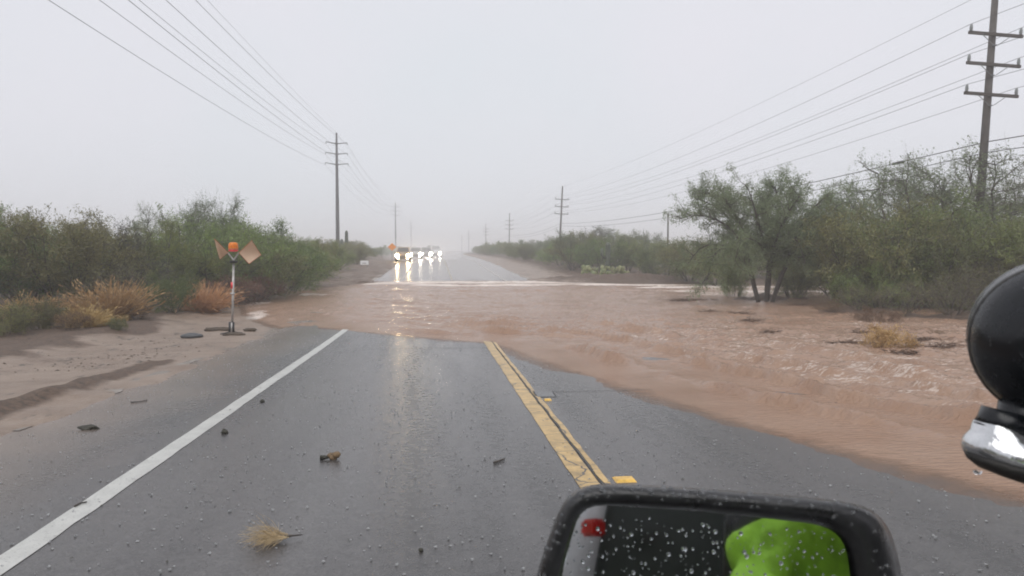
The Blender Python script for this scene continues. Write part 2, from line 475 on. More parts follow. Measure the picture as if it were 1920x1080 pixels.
def water_mat():
    m = bpy.data.materials.new('muddy_flood_water'); m.use_nodes = True
    t = m.node_tree; b = t.nodes['Principled BSDF']
    g = N(t, 'ShaderNodeNewGeometry')
    at_ = N(t, 'ShaderNodeAttribute', attribute_name='foam')
    dk = N(t, 'ShaderNodeAttribute', attribute_name='thick')
    mp = N(t, 'ShaderNodeMapping'); mp.inputs['Rotation'].default_value = (0, 0, .45); mp.inputs['Scale'].default_value = (.45, 1.3, 1)
    t.links.new(g.outputs['Position'], mp.inputs['Vector'])
    n1 = N(t, 'ShaderNodeTexNoise', Scale=.7, Detail=6.0, Roughness=.6); t.links.new(mp.outputs[0], n1.inputs['Vector'])
    base = N(t, 'ShaderNodeValToRGB')
    base.color_ramp.elements[0].position = .3; base.color_ramp.elements[0].color = (.285, .170, .11, 1)
    base.color_ramp.elements[1].position = .72; base.color_ramp.elements[1].color = (.365, .245, .175, 1)
    t.links.new(n1.outputs['Fac'], base.inputs['Fac'])
    n2 = N(t, 'ShaderNodeTexNoise', Scale=15.0, Detail=6.0, Roughness=.75); t.links.new(mp.outputs[0], n2.inputs['Vector'])
    ad = N(t, 'ShaderNodeMath', operation='ADD'); t.links.new(n2.outputs['Fac'], ad.inputs[0]); t.links.new(at_.outputs['Fac'], ad.inputs[1])
    mr = N(t, 'ShaderNodeMapRange'); mr.inputs['From Min'].default_value = .66; mr.inputs['From Max'].default_value = .92
    t.links.new(ad.outputs[0], mr.inputs['Value'])
    mf = N(t, 'ShaderNodeMix', data_type='RGBA'); mf.inputs['B'].default_value = (.74, .66, .60, 1)
    t.links.new(mr.outputs[0], mf.inputs['Factor']); t.links.new(base.outputs[0], mf.inputs['A'])
    t.links.new(mf.outputs['Result'], b.inputs['Base Color'])
    ro = N(t, 'ShaderNodeMapRange'); ro.inputs['To Min'].default_value = .13; ro.inputs['To Max'].default_value = .6
    t.links.new(mr.outputs[0], ro.inputs['Value']); t.links.new(ro.outputs[0], b.inputs['Roughness'])
    b.inputs['IOR'].default_value = 1.33
    n4 = N(t, 'ShaderNodeTexNoise', Scale=16.0, Detail=4.0, Roughness=.6); t.links.new(mp.outputs[0], n4.inputs['Vector'])
    bp = N(t, 'ShaderNodeBump', Strength=.8, Distance=.07)
    t.links.new(n4.outputs['Fac'], bp.inputs['Height']); t.links.new(bp.outputs[0], b.inputs['Normal'])
    # the thinnest film at the rim lets the asphalt show through
    n5 = N(t, 'ShaderNodeTexNoise', Scale=5.0, Detail=5.0, Roughness=.7); t.links.new(g.outputs['Position'], n5.inputs['Vector'])
    a1 = N(t, 'ShaderNodeMath', operation='MULTIPLY_ADD'); a1.inputs[1].default_value = .5
    t.links.new(n5.outputs['Fac'], a1.inputs[0]); t.links.new(dk.outputs['Fac'], a1.inputs[2])
    a2 = N(t, 'ShaderNodeMapRange'); a2.inputs['From Min'].default_value = .2; a2.inputs['From Max'].default_value = .62; a2.inputs['To Min'].default_value = .25
    t.links.new(a1.outputs[0], a2.inputs['Value']); t.links.new(a2.outputs[0], b.inputs['Alpha'])
    return m

M = {}
M['asphalt'] = asphalt_mat()
M['white_paint'] = paint_mat('worn_white_paint', (.50, .50, .47), crack=False, wear=.25)
M['yellow_paint'] = paint_mat('worn_yellow_paint', (.56, .37, .13), wear=.55)
M['concrete'] = mat('concrete_edge', (.30, .27, .235), .5, var=.3, scale=4, bump=.4)
M['ground'] = ground_mat()
M['water'] = water_mat()

# ------------------------------------------------------------------ waterline
WL_px = [(1920, 950), (1620, 870), (1400, 810), (1230, 755), (1100, 715), (1020, 688), (965, 668), (930, 652), (905, 645), (780, 634), (650, 622), (560, 612), (520, 618), (480, 606)]
WL = [(gp(*p).x, gp(*p).y) for p in WL_px]
dx = WL[0][0] - WL[1][0]; dy = WL[0][1] - WL[1][1]
start = [(60, -12), (14, -7), (8.5, -1.5), (WL[0][0] + dx * 1.6, WL[0][1] + dy * 1.6)]
endp = [gp(*p) for p in [(452, 590), (446, 572), (470, 553), (540, 546), (640, 537), (690, 528)]]
WPOLY = np.array(start + WL + [(p.x, p.y) for p in endp] + [(-3, 51), (2, 51.6), (6.8, 51), (9, 48.5), (12, 47), (15.5, 46), (19, 45), (27, 44), (60, 46)])

def sdist(x, y, poly=WPOLY):
    """signed distance to the waterline, positive in the water"""
    sh = x.shape; x = x.ravel(); y = y.ravel()
    d = np.full(x.shape, 1e9); ins = np.zeros(x.shape, bool)
    n = len(poly)
    for i in range(n):
        ax, ay = poly[i]; bx, by = poly[(i + 1) % n]
        ex, ey = bx - ax, by - ay
        t = np.clip(((x - ax) * ex + (y - ay) * ey) / (ex * ex + ey * ey + 1e-12), 0, 1)
        d = np.minimum(d, np.hypot(x - ax - t * ex, y - ay - t * ey))
        c = ((ay > y) != (by > y)) & (x < (bx - ax) * (y - ay) / (by - ay + 1e-12) + ax)
        ins ^= c
    return np.where(ins, d, -d).reshape(sh)

RL, RR = -4.5, 6.9                             # pavement edges
XW, XY_, XR = -2.43, 1.19, 4.85                # white edge line, yellow centre line, right white line

HUMPS = []                                     # islands and banks: x, y, rx, ry, height, rotation
def hump(px, py, rx, ry, h, rot=0.0):
    p = gp(px, py); HUMPS.append((p.x, p.y, rx, ry, h, rot))
hump(1440, 563, 3.2, .8, .36, .05)            # bank at the mesquite
hump(1310, 566, 1.9, .4, .34, .1)
hump(1640, 588, 3.2, 1.5, .36, -.25)
hump(1780, 596, 3.2, 1.8, .40, -.3)
hump(1920, 596, 3.2, 2.0, .42, -.3)
hump(1680, 660, 1.0, .35, .20, .1)
hump(669, 558, .45, .35, .60)                  # mud heap at the far left of the crossing
hump(640, 560, .8, .4, .12)
hump(1190, 527, 3.6, 1.5, .50, .1)            # red dirt heap beside the far road
hump(1110, 525, 3.0, 1.5, .32)

def ground_h(x, y):
    xo = XO(y); xr = x - xo
    p = P(y)
    s = sdist(x, y)
    n1 = fbm(x * .35, y * .35, 5); n2 = fbm(x * 1.7 + 40, y * 1.7, 4)
    dl = RL - xr; dr = xr - RR
    # dry side: shoulder at road level, then rolling desert floor
    far = np.maximum(dl, dr)
    h = .02 + .05 * n2 + .03 * fbm(x * 2.2 + 9, y * .5, 3) + .006 * np.clip(far, 0, 20) * (1 + n1) * .6 + .10 * n1 * smooth(1, 8, far)
    h = h + .55 * smooth(3, 9, dl) * smooth(40, 46, y) * (1 - smooth(70, 90, y)) * .5
    # gravel berm along the near left edge
    bx = -4.95 + .12 * vnoise(y * .7, y * 0 + 3) 
    h = h + .13 * np.exp(-((xr - bx) / .22) ** 2) * (1 - smooth(10.5, 13.5, y)) * smooth(-20, 0, y)
    h = h - .05 * np.exp(-((xr + 6.6) / 1.2) ** 2)
    # left bank edge, soil step up behind the silt flat
    h = h + .13 * smooth(6.8, 8.4, -xr + .7 * n1 - .06 * (y - 20)) * smooth(2, 12, y) * (1 - smooth(28, 60, y))
    # wash: the bed under the water and its islands
    bed = -.03 - .05 * np.clip(s, 0, 4)
    h = np.where(s > 0, np.minimum(h, bed), h * smooth(0, .8, -s) + (.012 + .01 * n2) * (1 - smooth(0, .8, -s)))
    hs_ = np.zeros_like(x)
    for (hx, hy, rx, ry, hh, rot) in HUMPS:
        c, q = math.cos(rot), math.sin(rot)
        ux = ((x - hx) * c + (y - hy) * q) / rx; uy = (-(x - hx) * q + (y - hy) * c) / ry
        hs_ = np.maximum(hs_, hh * np.exp(-(ux * ux + uy * uy)) * (1 + .9 * n2 + .5 * n1))
    h = h + hs_
    # under the pavement the soil lies deeper; its ragged rim washes over the edge
    rag = .42 * fbm(x * 1.1, y * .8 + 5, 5)
    inside = smooth(-.12, .25, np.minimum(xr - (RL + np.maximum(rag, -.3) + .34), (RR - .34 - np.maximum(rag, -.3)) - xr))
    h = h * (1 - inside) + np.minimum(h, -.09) * inside
    return p + h, s

def spaced(parts):
    out = []
    for a, b, st in parts: out.append(np.arange(a, b, st))
    return np.concatenate(out + [[parts[-1][1]]])

# ground
gx = spaced([(-1500, -200, 130), (-200, -40, 8), (-40, -14, 1.0), (-14, -3.8, .12), (-3.8, 6.2, .8), (6.2, 9, .14), (9, 30, .2), (30, 60, 1.5), (60, 300, 15), (300, 1500, 150)])
gy = np.concatenate([np.arange(-60, 2, 2.0), np.geomspace(2, 60, 330), np.geomspace(60.5, 500, 110), [600, 750, 1000, 1500, 2200, 3200]])
GX, GY = np.meshgrid(gx, gy)
GZ, GS = ground_h(GX, GY)
me, _ = grid_mesh('ground', GX, GY, GZ)
_n = fbm(GX * .5, GY * .5, 4)
silt = np.where(GX < 0, smooth(8.3, 7.0, -GX + 1.2 * _n - .05 * (GY - 20)) * (1 - smooth(34, 46, GY) * .6), smooth(14, 8, GX) * .7)
silt = silt * np.where((GX < 0) & (GY < 14), 1 - np.exp(-((GX + 4.95) / .3) ** 2), 1)
hm = np.zeros_like(GX)
for (hx, hy, rx, ry, hh, rot) in HUMPS:
    hm = np.maximum(hm, np.exp(-(((GX - hx) / rx / 1.3) ** 2 + ((GY - hy) / ry / 1.3) ** 2)))
silt = silt * (1 - .9 * hm)
attr(me, 'silt', silt)
tag(link('ground', me, M['ground']), kind='structure')

# road
ry_ = np.concatenate([np.arange(-40, 60, .5), np.arange(60, 400, 4), np.arange(400, 1200, 40)])
rx_ = np.concatenate([np.linspace(RL, RR, 24)])
RX, RY = np.meshgrid(rx_, ry_)
me, _ = grid_mesh('road', RX + XO(RY), RY, P(RY))
road = tag(link('road', me, M['asphalt']), kind='structure')

M['concrete_dirty'] = mat('silted_concrete', (.13, .108, .09), .5, var=.5, scale=3, bump=.4, col2=(.27, .24, .21))
def strip(name, x0, x1, y0, y1, lift, m, parent=road, jag=0.0, step=.25):
    ys = np.arange(y0, y1 + 1e-6, step if y1 < 80 else 2.0)
    xs = np.linspace(0, 1, 5)
    A, B = np.meshgrid(xs, ys)
    X = x0 + (x1 - x0) * A
    if jag:
        X = X + np.where((A == 0), jag * fbm(B * 3, B * 0 + x0 * 7, 3), 0) + np.where(A == 1, jag * fbm(B * 3, B * 0 + x1 * 11, 3), 0)
    me, _ = grid_mesh(name, X + XO(B), B, P(B) + lift)
    return link(name, me, m, parent)
M['silt_white'] = paint_mat('silted_white_line', (.40, .37, .34), crack=False, wear=.35)
strip('edge_line', XW - .085, XW + .085, -10, 24, .004, M['white_paint'], jag=.012)
strip('edge_line', XW - .085, XW + .085, 50, 420, .006, M['silt_white'])
strip('edge_line', XR - .085, XR + .085, 50, 420, .006, M['silt_white'])
strip('centre_line', XY_ - .12, XY_ + .055, -10, 18, .004, M['yellow_paint'], jag=.012)
strip('centre_line', XY_ + .085, XY_ + .14, -10, 18, .004, M['yellow_paint'], jag=.02)
M['washed'] = paint_mat('silted_line', (.36, .31, .24), crack=False, wear=.4)
strip('centre_line', XY_ - .12, XY_ + .03, 52, 420, .006, M['washed'])
M['crack'] = mat('crack_filler', (.012, .012, .012), .5, var=.3)
strip('joint_crack', XY_ + .062, XY_ + .076, -10, 17.5, .0055, M['crack'], jag=.03, step=.08)
strip('concrete_edge', RL + .02, RL + .2, 8, 17, .006, M['concrete_dirty'], jag=.10, step=.12)
strip('concrete_edge', RL - .02, RL + .24, 48, 200, .008, M['concrete'], jag=.03)
strip('concrete_edge', RR - .24, RR + .02, 48, 200, .008, M['concrete'], jag=.03)
def cross_crack(x0, x1, y, w_=.012):
    n = 40
    xs = np.linspace(x0, x1, n); yy = y + .04 * fbm(xs * 2, xs * 0 + y, 3)
    X = np.stack([xs, xs]); Y = np.stack([yy - w_, yy + w_])
    me, _ = grid_mesh('crack', X, Y, P(Y) + .0062)
    link('crack', me, M['crack'], road)
cross_crack(-1.2, 1.1, 15.4, .012)
cross_crack(1.4, 3.3, 9.75, .008)
cross_crack(-4.2, -2.0, 59, .05)
cross_crack(-4.2, -2.2, 66, .06)

# water
wx = spaced([(-14, 14, .075), (14, 30, .2), (30, 62, .8)])
wy = np.concatenate([np.arange(-12, 3, .35), np.geomspace(3, 52.5, 430)])
WX, WY = np.meshgrid(wx, wy)
S = sdist(WX, WY)
Sj = S + .34 * fbm(WX * .9, WY * .9, 5) + .08 * fbm(WX * 5, WY * 5, 3)
ca, sa = math.cos(-.62), math.sin(-.62)
U = WX * ca + WY * sa; V = -WX * sa + WY * ca                 # U runs along the near waterline on the right
amp = smooth(.3, 3.0, S)
wave = amp * (.050 * fbm(U * .7, V * 1.9 + 11, 4) + .040 * fbm(U * 1.8, V * 4.2, 3))
right = smooth(-2.5, 2.5, WX) * (1 - smooth(18, 30, WY))
ridge = np.zeros_like(WX)
for s0, wd, a in ((1.35, .09, .16), (2.45, .08, .14), (3.0, .06, .11), (3.7, .07, .11), (4.6, .10, .15), (5.6, .10, .13)):
    wob = .30 * fbm(WX * .45 + s0 * 5, WY * .45, 3) + .09 * fbm(WX * 2.6, WY * 2.6 + s0, 3)
    msk = smooth(-.25, .35, fbm(WX * .5 + s0 * 9, WY * .5 + 3, 3) + .12)
    q = (S - s0 - wob) / wd
    ridge += a * msk * np.where(q > 0, np.exp(-q * q * .12), np.exp(-q * q * 1.6))
wave += ridge * right
chop = smooth(1.8, 3.5, S) * right
wave += chop * .10 * (np.abs(fbm(U * 1.7, V * 3.8, 3)) - .2)
# standing waves where the flow meets the far edge and falls off the left shoulder
band = np.exp(-((WY - 47.5 + .5 * fbm(WX * .3, WY * .2, 2)) / 1.6) ** 2) * smooth(-7, -4, WX)
wave += .07 * band * (1 + fbm(WX * .8, WY * 2, 3)) * smooth(0, 2, S)
rapid = np.exp(-(((WX + 5.6) / 1.5) ** 2 + ((WY - 25.5) / 4.0) ** 2)) + .8 * np.exp(-(((WX + 7.5) / 2.2) ** 2 + ((WY - 35) / 6.0) ** 2))
wave += rapid * .13 * fbm(WX * 1.5, WY * 1.0, 4)
wave += .10 * np.exp(-((WY - 40 + .6 * fbm(WX * .2, WY * .1, 3)) / .7) ** 2) * smooth(0, 2, S) * (.6 + .6 * fbm(WX * .5, WY, 2))
WZ = P(WY) + np.clip(Sj * .012, -.08, .045) + wave * smooth(0, .6, S)
keep = S > -.6
me, used = grid_mesh('flood_water', WX, WY, WZ, keep)
foam = -.15 + .50 * band * smooth(0, 1, S) + (.62) * rapid * smooth(-.1, .6, fbm(WX * .8, WY * .5 + 4, 3) + .2) + chop * (.17 + .11 * fbm(WX * .5 + 8, WY * .5, 3) + .12 * fbm(U * 3, V * 6, 2)) \
    + .34 * np.exp(-((WY - 51.0) / .9) ** 2) + .26 * smooth(10, 14, WX) * smooth(30, 36, WY)
for yb, wb, ab in ((45.0, 1.0, .42), (42.0, .8, .36), (38.0, .6, .24)):
    bb = np.exp(-((WY - yb + 1.2 * fbm(WX * .18 + yb, WY * .1, 3)) / wb) ** 2) * smooth(-.25, .25, fbm(WX * .22 + yb * 3, WY * .3, 3)) * smooth(0, 2, S)
    foam = foam + ab * bb
foam = foam + .085 * smooth(.5, 3, S) + .14 * smooth(.0, .5, fbm(WX * .25, WY * .6 + 30, 3)) * smooth(30, 40, WY)
attr(me, 'foam', foam.ravel()[used]); attr(me, 'thick', np.clip(S, 0, 1).ravel()[used])
tag(link('flood_water', me, M['water']), kind='structure')

# ------------------------------------------------------------------ vegetation
M['leaf_green'] = mat('shrub_leaf_green', (.085, .125, .032), .55, var=.4, scale=1.6, objrand=.34, trans=.3, col2=(.24, .295, .085))
M['leaf_olive'] = mat('shrub_leaf_olive', (.10, .112, .036), .6, var=.4, scale=1.4, objrand=.34, trans=.25, col2=(.26, .26, .095))
M['leaf_mesquite'] = mat('mesquite_leaf', (.125, .165, .075), .55, scale=1.5, objrand=.1, trans=.35, col2=(.22, .27, .145))
M['leaf_dark'] = mat('dark_shrub_leaf', (.040, .045, .032), .6, scale=1.5, objrand=.15, trans=.15, col2=(.075, .08, .055))
M['straw'] = mat('dry_straw', (.40, .23, .095), .65, scale=3, objrand=.22, trans=.25, col2=(.60, .40, .20))
M['russet'] = mat('russet_twig', (.12, .072, .045), .65, scale=3, objrand=.15, trans=.15, col2=(.22, .13, .075))
M['bark'] = mat('dark_wet_bark', (.030, .024, .019), .6, scale=6, col2=(.075, .06, .048), bump=.4)
M['twig'] = mat('grey_twig', (.065, .054, .043), .65, scale=6, col2=(.13, .112, .09))

def polyline(p0, d0, L, n, curl, grav, rs):
    pts = [Vector(p0)]; d = Vector(d0).normalized()
    for i in range(n):
        d = (d + Vector(rs.normal(0, curl, 3)) + Vector((0, 0, grav))).normalized()
        pts.append(pts[-1] + d * (L / n))
    return pts

def rdir(rs, up=0.0):
    v = Vector(rs.normal(0, 1, 3)); v.normalize()
    v.z = v.z * .8 + up
    return v.normalized()

def lerp_poly(pts, t):
    f = t * (len(pts) - 1); i = min(int(f), len(pts) - 2)
    return pts[i].lerp(pts[i + 1], f - i), (pts[i + 1] - pts[i]).normalized()

class Plant:
    def __init__(s, seed):
        s.rs = np.random.RandomState(seed); s.wood = MB(); s.lv = []; s.tw = []
    def leaves(s, pts, n, ln, wd, spread, grav=-.15, along=.6):
        """n small leaf faces strung along a twig"""
        P_ = np.array([tuple(p) for p in pts]); rs = s.rs
        t = rs.rand(n) * (len(P_) - 1); i = np.minimum(t.astype(int), len(P_) - 2); f = (t - i)[:, None]
        base = P_[i] * (1 - f) + P_[i + 1] * f + rs.normal(0, spread, (n, 3))
        d = P_[i + 1] - P_[i]; d /= np.linalg.norm(d, axis=1)[:, None] + 1e-9
        a = d * along + rs.normal(0, .55, (n, 3)); a[:, 2] += grav; a /= np.linalg.norm(a, axis=1)[:, None]
        b = np.cross(a, rs.normal(0, 1, (n, 3))); b /= np.linalg.norm(b, axis=1)[:, None] + 1e-9
        L = ln * rs.uniform(.6, 1.5, (n, 1)); W_ = wd * rs.uniform(.6, 1.4, (n, 1))
        q = np.stack([base, base + a * L * .5 + b * W_ * .5, base + a * L, base + a * L * .5 - b * W_ * .5], 1)
        s.lv.append(q.reshape(-1, 3))
    def twig(s, pts, r):
        P_ = np.array([tuple(p) for p in pts]); n = len(P_)
        rr = np.linspace(r, r * .35, n)[:, None]
        a = np.array([1, 0, 0]); b = np.array([-.5, .4, .77]); c = np.array([-.5, -.4, -.77])
        s.tw.append((P_ + a * rr, P_ + b * rr, P_ + c * rr))
    def crown_mesh(s, name):
        V = []; Fq = []; mi = []; off = 0
        if s.lv:
            q = np.concatenate(s.lv); V.append(q); f = np.arange(len(q)).reshape(-1, 4); Fq.append(f); mi.append(np.zeros(len(f))); off = len(q)
        for A, B, C in s.tw:
            n = len(A); V += [A, B, C]
            i = np.arange(n - 1)
            for u, v in ((0, 1), (1, 2), (2, 0)):
                Fq.append(np.stack([off + u * n + i, off + v * n + i, off + v * n + i + 1, off + u * n + i + 1], 1)); mi.append(np.ones(n - 1))
            off += 3 * n
        me = mesh_np(name, np.concatenate(V), np.concatenate(Fq))
        me.polygons.foreach_set('material_index', np.concatenate(mi).astype(np.int32))
        return me

def shrub(seed, H, R, stems=9, br=7, tw=7, lpt=16, ln=.085, wd=.024, leafm='leaf_green', twm='twig', flat=.0, lean=1.0, sparse=0.0, base_r=.25, low=.25, spread=.05, twl=.5, grav=.02):
    p = Plant(seed); rs = p.rs
    for i in range(stems):
        a = 2 * math.pi * (i + rs.uniform(-.4, .4)) / stems
        out = rs.uniform(.1, 1.0) ** .7 * lean
        top = Vector((math.cos(a) * R * out, math.sin(a) * R * out, H * rs.uniform(.7, 1.0) * math.sqrt(max(.12, 1 - (out * .85) ** 2))))
        b = Vector((math.cos(a) * base_r * rs.rand(), math.sin(a) * base_r * rs.rand(), -.15))
        pts = []
        bow = Vector((math.cos(a), math.sin(a), 0)) * R * .12
        for k in range(8):
            t = k / 7
            pts.append(b.lerp(top, t) + bow * math.sin(t * math.pi) + Vector((0, 0, .10 * H * math.sin(t * math.pi))) + Vector(rs.normal(0, .04, 3)) * min(1, k))
        r0 = .022 * H / 3 * rs.uniform(.8, 1.5)
        p.wood.tube(pts, [r0 * (1 - .8 * k / 7) for k in range(8)], 5)
        for j in range(br):
            t = rs.uniform(low, 1.0)
            q, d = lerp_poly(pts, t)
            dd = (d * .5 + rdir(rs, .25) + Vector((math.cos(a), math.sin(a), 0)) * .35).normalized()
            L = R * rs.uniform(.3, .62) * (1.15 - .5 * t)
            bp = polyline(q, dd, L, 5, .16, grav, rs)
            p.wood.tube(bp, [r0 * .42 * (1 - .75 * k / 5) for k in range(6)], 4, cap=False)
            for m in range(tw):
                if rs.rand() < sparse: continue
                q2, d2 = lerp_poly(bp, rs.uniform(.15, 1))
                tp = polyline(q2, d2 * .6 + rdir(rs, .15), twl * rs.uniform(.6, 1.3), 4, .2, grav, rs)
                if min(v.z for v in tp) < .02: continue
                p.twig(tp, .006)
                p.leaves(tp, int(lpt * rs.uniform(.6, 1.4)), ln, wd, spread)
    for i in range(stems * 7):
        a = rs.uniform(0, 6.28); o_ = rs.rand() ** .5 * .9
        b = Vector((math.cos(a) * R * o_, math.sin(a) * R * o_, H * .74 * math.sqrt(max(.1, 1 - (o_ * .85) ** 2))))
        tp = polyline(b, (math.cos(a) * .3 * o_, math.sin(a) * .3 * o_, 1), H * rs.uniform(.14, .34), 5, .13, .02, rs)
        p.twig(tp, .006); p.leaves(tp, int(lpt * .8), ln, wd, spread * .8, grav=.3, along=1.0)
    return p.crown_mesh('crown'), p.wood.mesh('trunk'), leafm, twm

def grass(seed, H, R, n=420, m='straw', arch=.5):
    p = Plant(seed); rs = p.rs
    lv = []
    for i in range(n):
        a = rs.uniform(0, 2 * math.pi); o = rs.rand() ** .6
        b = Vector((math.cos(a) * R * .25 * o, math.sin(a) * R * .25 * o, -.04))
        d = Vector((math.cos(a) * o * .8, math.sin(a) * o * .8, 1)) + Vector(rs.normal(0, .15, 3))
        tp = polyline(b, d, H * rs.uniform(.55, 1.15), 5, .07, -.06 * arch * 4 * o, rs)
        p.twig(tp, .010)
        if rs.rand() < .7: p.leaves(tp, 6, .11, .020, .02, grav=0, along=1.5)
    return p.crown_mesh('blades'), None, m, m

PROTO = {}
def proto(key, data, name, crown_name='crown', trunk_name='trunk'):
    c, t, lm, tm = data
    c.materials.append(M[lm]); c.materials.append(M[tm])
    if t is not None: t.materials.append(M['bark'])
    PROTO[key] = (c, t, name, crown_name, trunk_name)
proto('green_a', shrub(1, 3.0, 2.1, 11, 10, 9, 24), 'desert_shrub', 'foliage', 'stems')
proto('green_b', shrub(2, 3.0, 1.7, 10, 10, 9, 24, ln=.08, low=.15), 'desert_shrub', 'foliage', 'stems')
proto('green_c', shrub(3, 3.0, 2.5, 12, 10, 9, 24, low=.1), 'desert_shrub', 'foliage', 'stems')
proto('olive_a', shrub(4, 3.0, 2.0, 12, 10, 9, 22, leafm='leaf_olive', low=.12), 'desert_shrub', 'foliage', 'stems')
proto('olive_b', shrub(5, 3.0, 2.4, 12, 9, 9, 20, leafm='leaf_olive', low=.1, sparse=.1), 'desert_shrub', 'foliage', 'stems')
proto('dark_a', shrub(6, 3.0, 1.3, 9, 8, 8, 9, leafm='leaf_dark', low=.1, ln=.10), 'dark_shrub', 'foliage', 'stems')
proto('bramble', shrub(7, 2.0, 2.0, 13, 8, 7, 3, leafm='leaf_olive', low=.1, ln=.07, twl=.6), 'bare_bramble', 'twigs', 'stems')
proto('airy', shrub(8, 5.0, 2.6, 8, 11, 11, 15, leafm='leaf_mesquite', low=.42, twl=.55, ln=.075, wd=.022, base_r=.12), 'airy_tree', 'crown', 'trunk')
proto('airy_b', shrub(9, 5.0, 2.0, 7, 11, 11, 14, leafm='leaf_mesquite', low=.5, twl=.55, ln=.075, wd=.022, base_r=.1), 'airy_tree', 'crown', 'trunk')
proto('russet', shrub(10, 1.2, 1.1, 14, 7, 7, 4, leafm='russet', twm='russet', low=.1, ln=.06, wd=.02, twl=.3), 'russet_shrub', 'foliage', 'stems')
proto('olive_low', shrub(11, 1.1, 1.1, 13, 8, 7, 10, leafm='leaf_olive', low=.1, ln=.06, wd=.022, twl=.28), 'low_shrub', 'foliage', 'stems')
proto('grass_a', grass(12, 1.0, .9, 520), 'dry_grass_tuft', 'blades')
proto('grass_b', grass(13, .8, .8, 380, arch=.8), 'dry_grass_tuft', 'blades')
proto('gold_bush', shrub(14, .75, .55, 16, 8, 6, 7, leafm='straw', twm='straw', low=.1, ln=.045, wd=.014, twl=.16, base_r=.12, spread=.02), 'golden_bush', 'foliage', 'stems')

def gz(x, y):
    z, _ = ground_h(np.array([[float(x)]]), np.array([[float(y)]])); return float(z[0, 0])

NOPART = {}
def plant(key, x, y, H=None, s=None, label=None, cat='shrub', group=None, wide=1.0, whole=True, rz=None, name=None):
    c, t, nm, cn, tn = PROTO[key]
    nm = name or nm
    h0 = max(v.co.z for v in c.vertices) if key not in NOPART else NOPART[key]
    NOPART[key] = h0
    k = (H / h0) if H else (s or 1)
    rz = random.uniform(0, 6.28) if rz is None else rz
    z = gz(x, y) - .03
    if whole:
        r = empty(nm, (x, y, z), rz, label, cat, group); r.scale = (k * wide, k * wide, k)
        o = bpy.data.objects.new(cn, c); COL.objects.link(o); o.parent = r
        if t is not None:
            o2 = bpy.data.objects.new(tn, t); COL.objects.link(o2); o2.parent = r
    else:
        r = bpy.data.objects.new(nm, c); COL.objects.link(r)
        r.location = (x, y, z); r.rotation_euler = (0, 0, rz); r.scale = (k * wide, k * wide, k)
        tag(r, label, cat, group)
    return r

def pplant(key, px, Y, top, label, cat='shrub', wide=1.0, group=None, rz=None, name=None):
    """a plant in photo column px at distance Y whose crown reaches photo row top"""
    x = at(px, Y); H = zat(top, px, Y) - gz(x, Y) + .03
    return plant(key, x, Y, H=H, label=label, cat=cat, wide=wide, group=group, rz=rz, name=name)

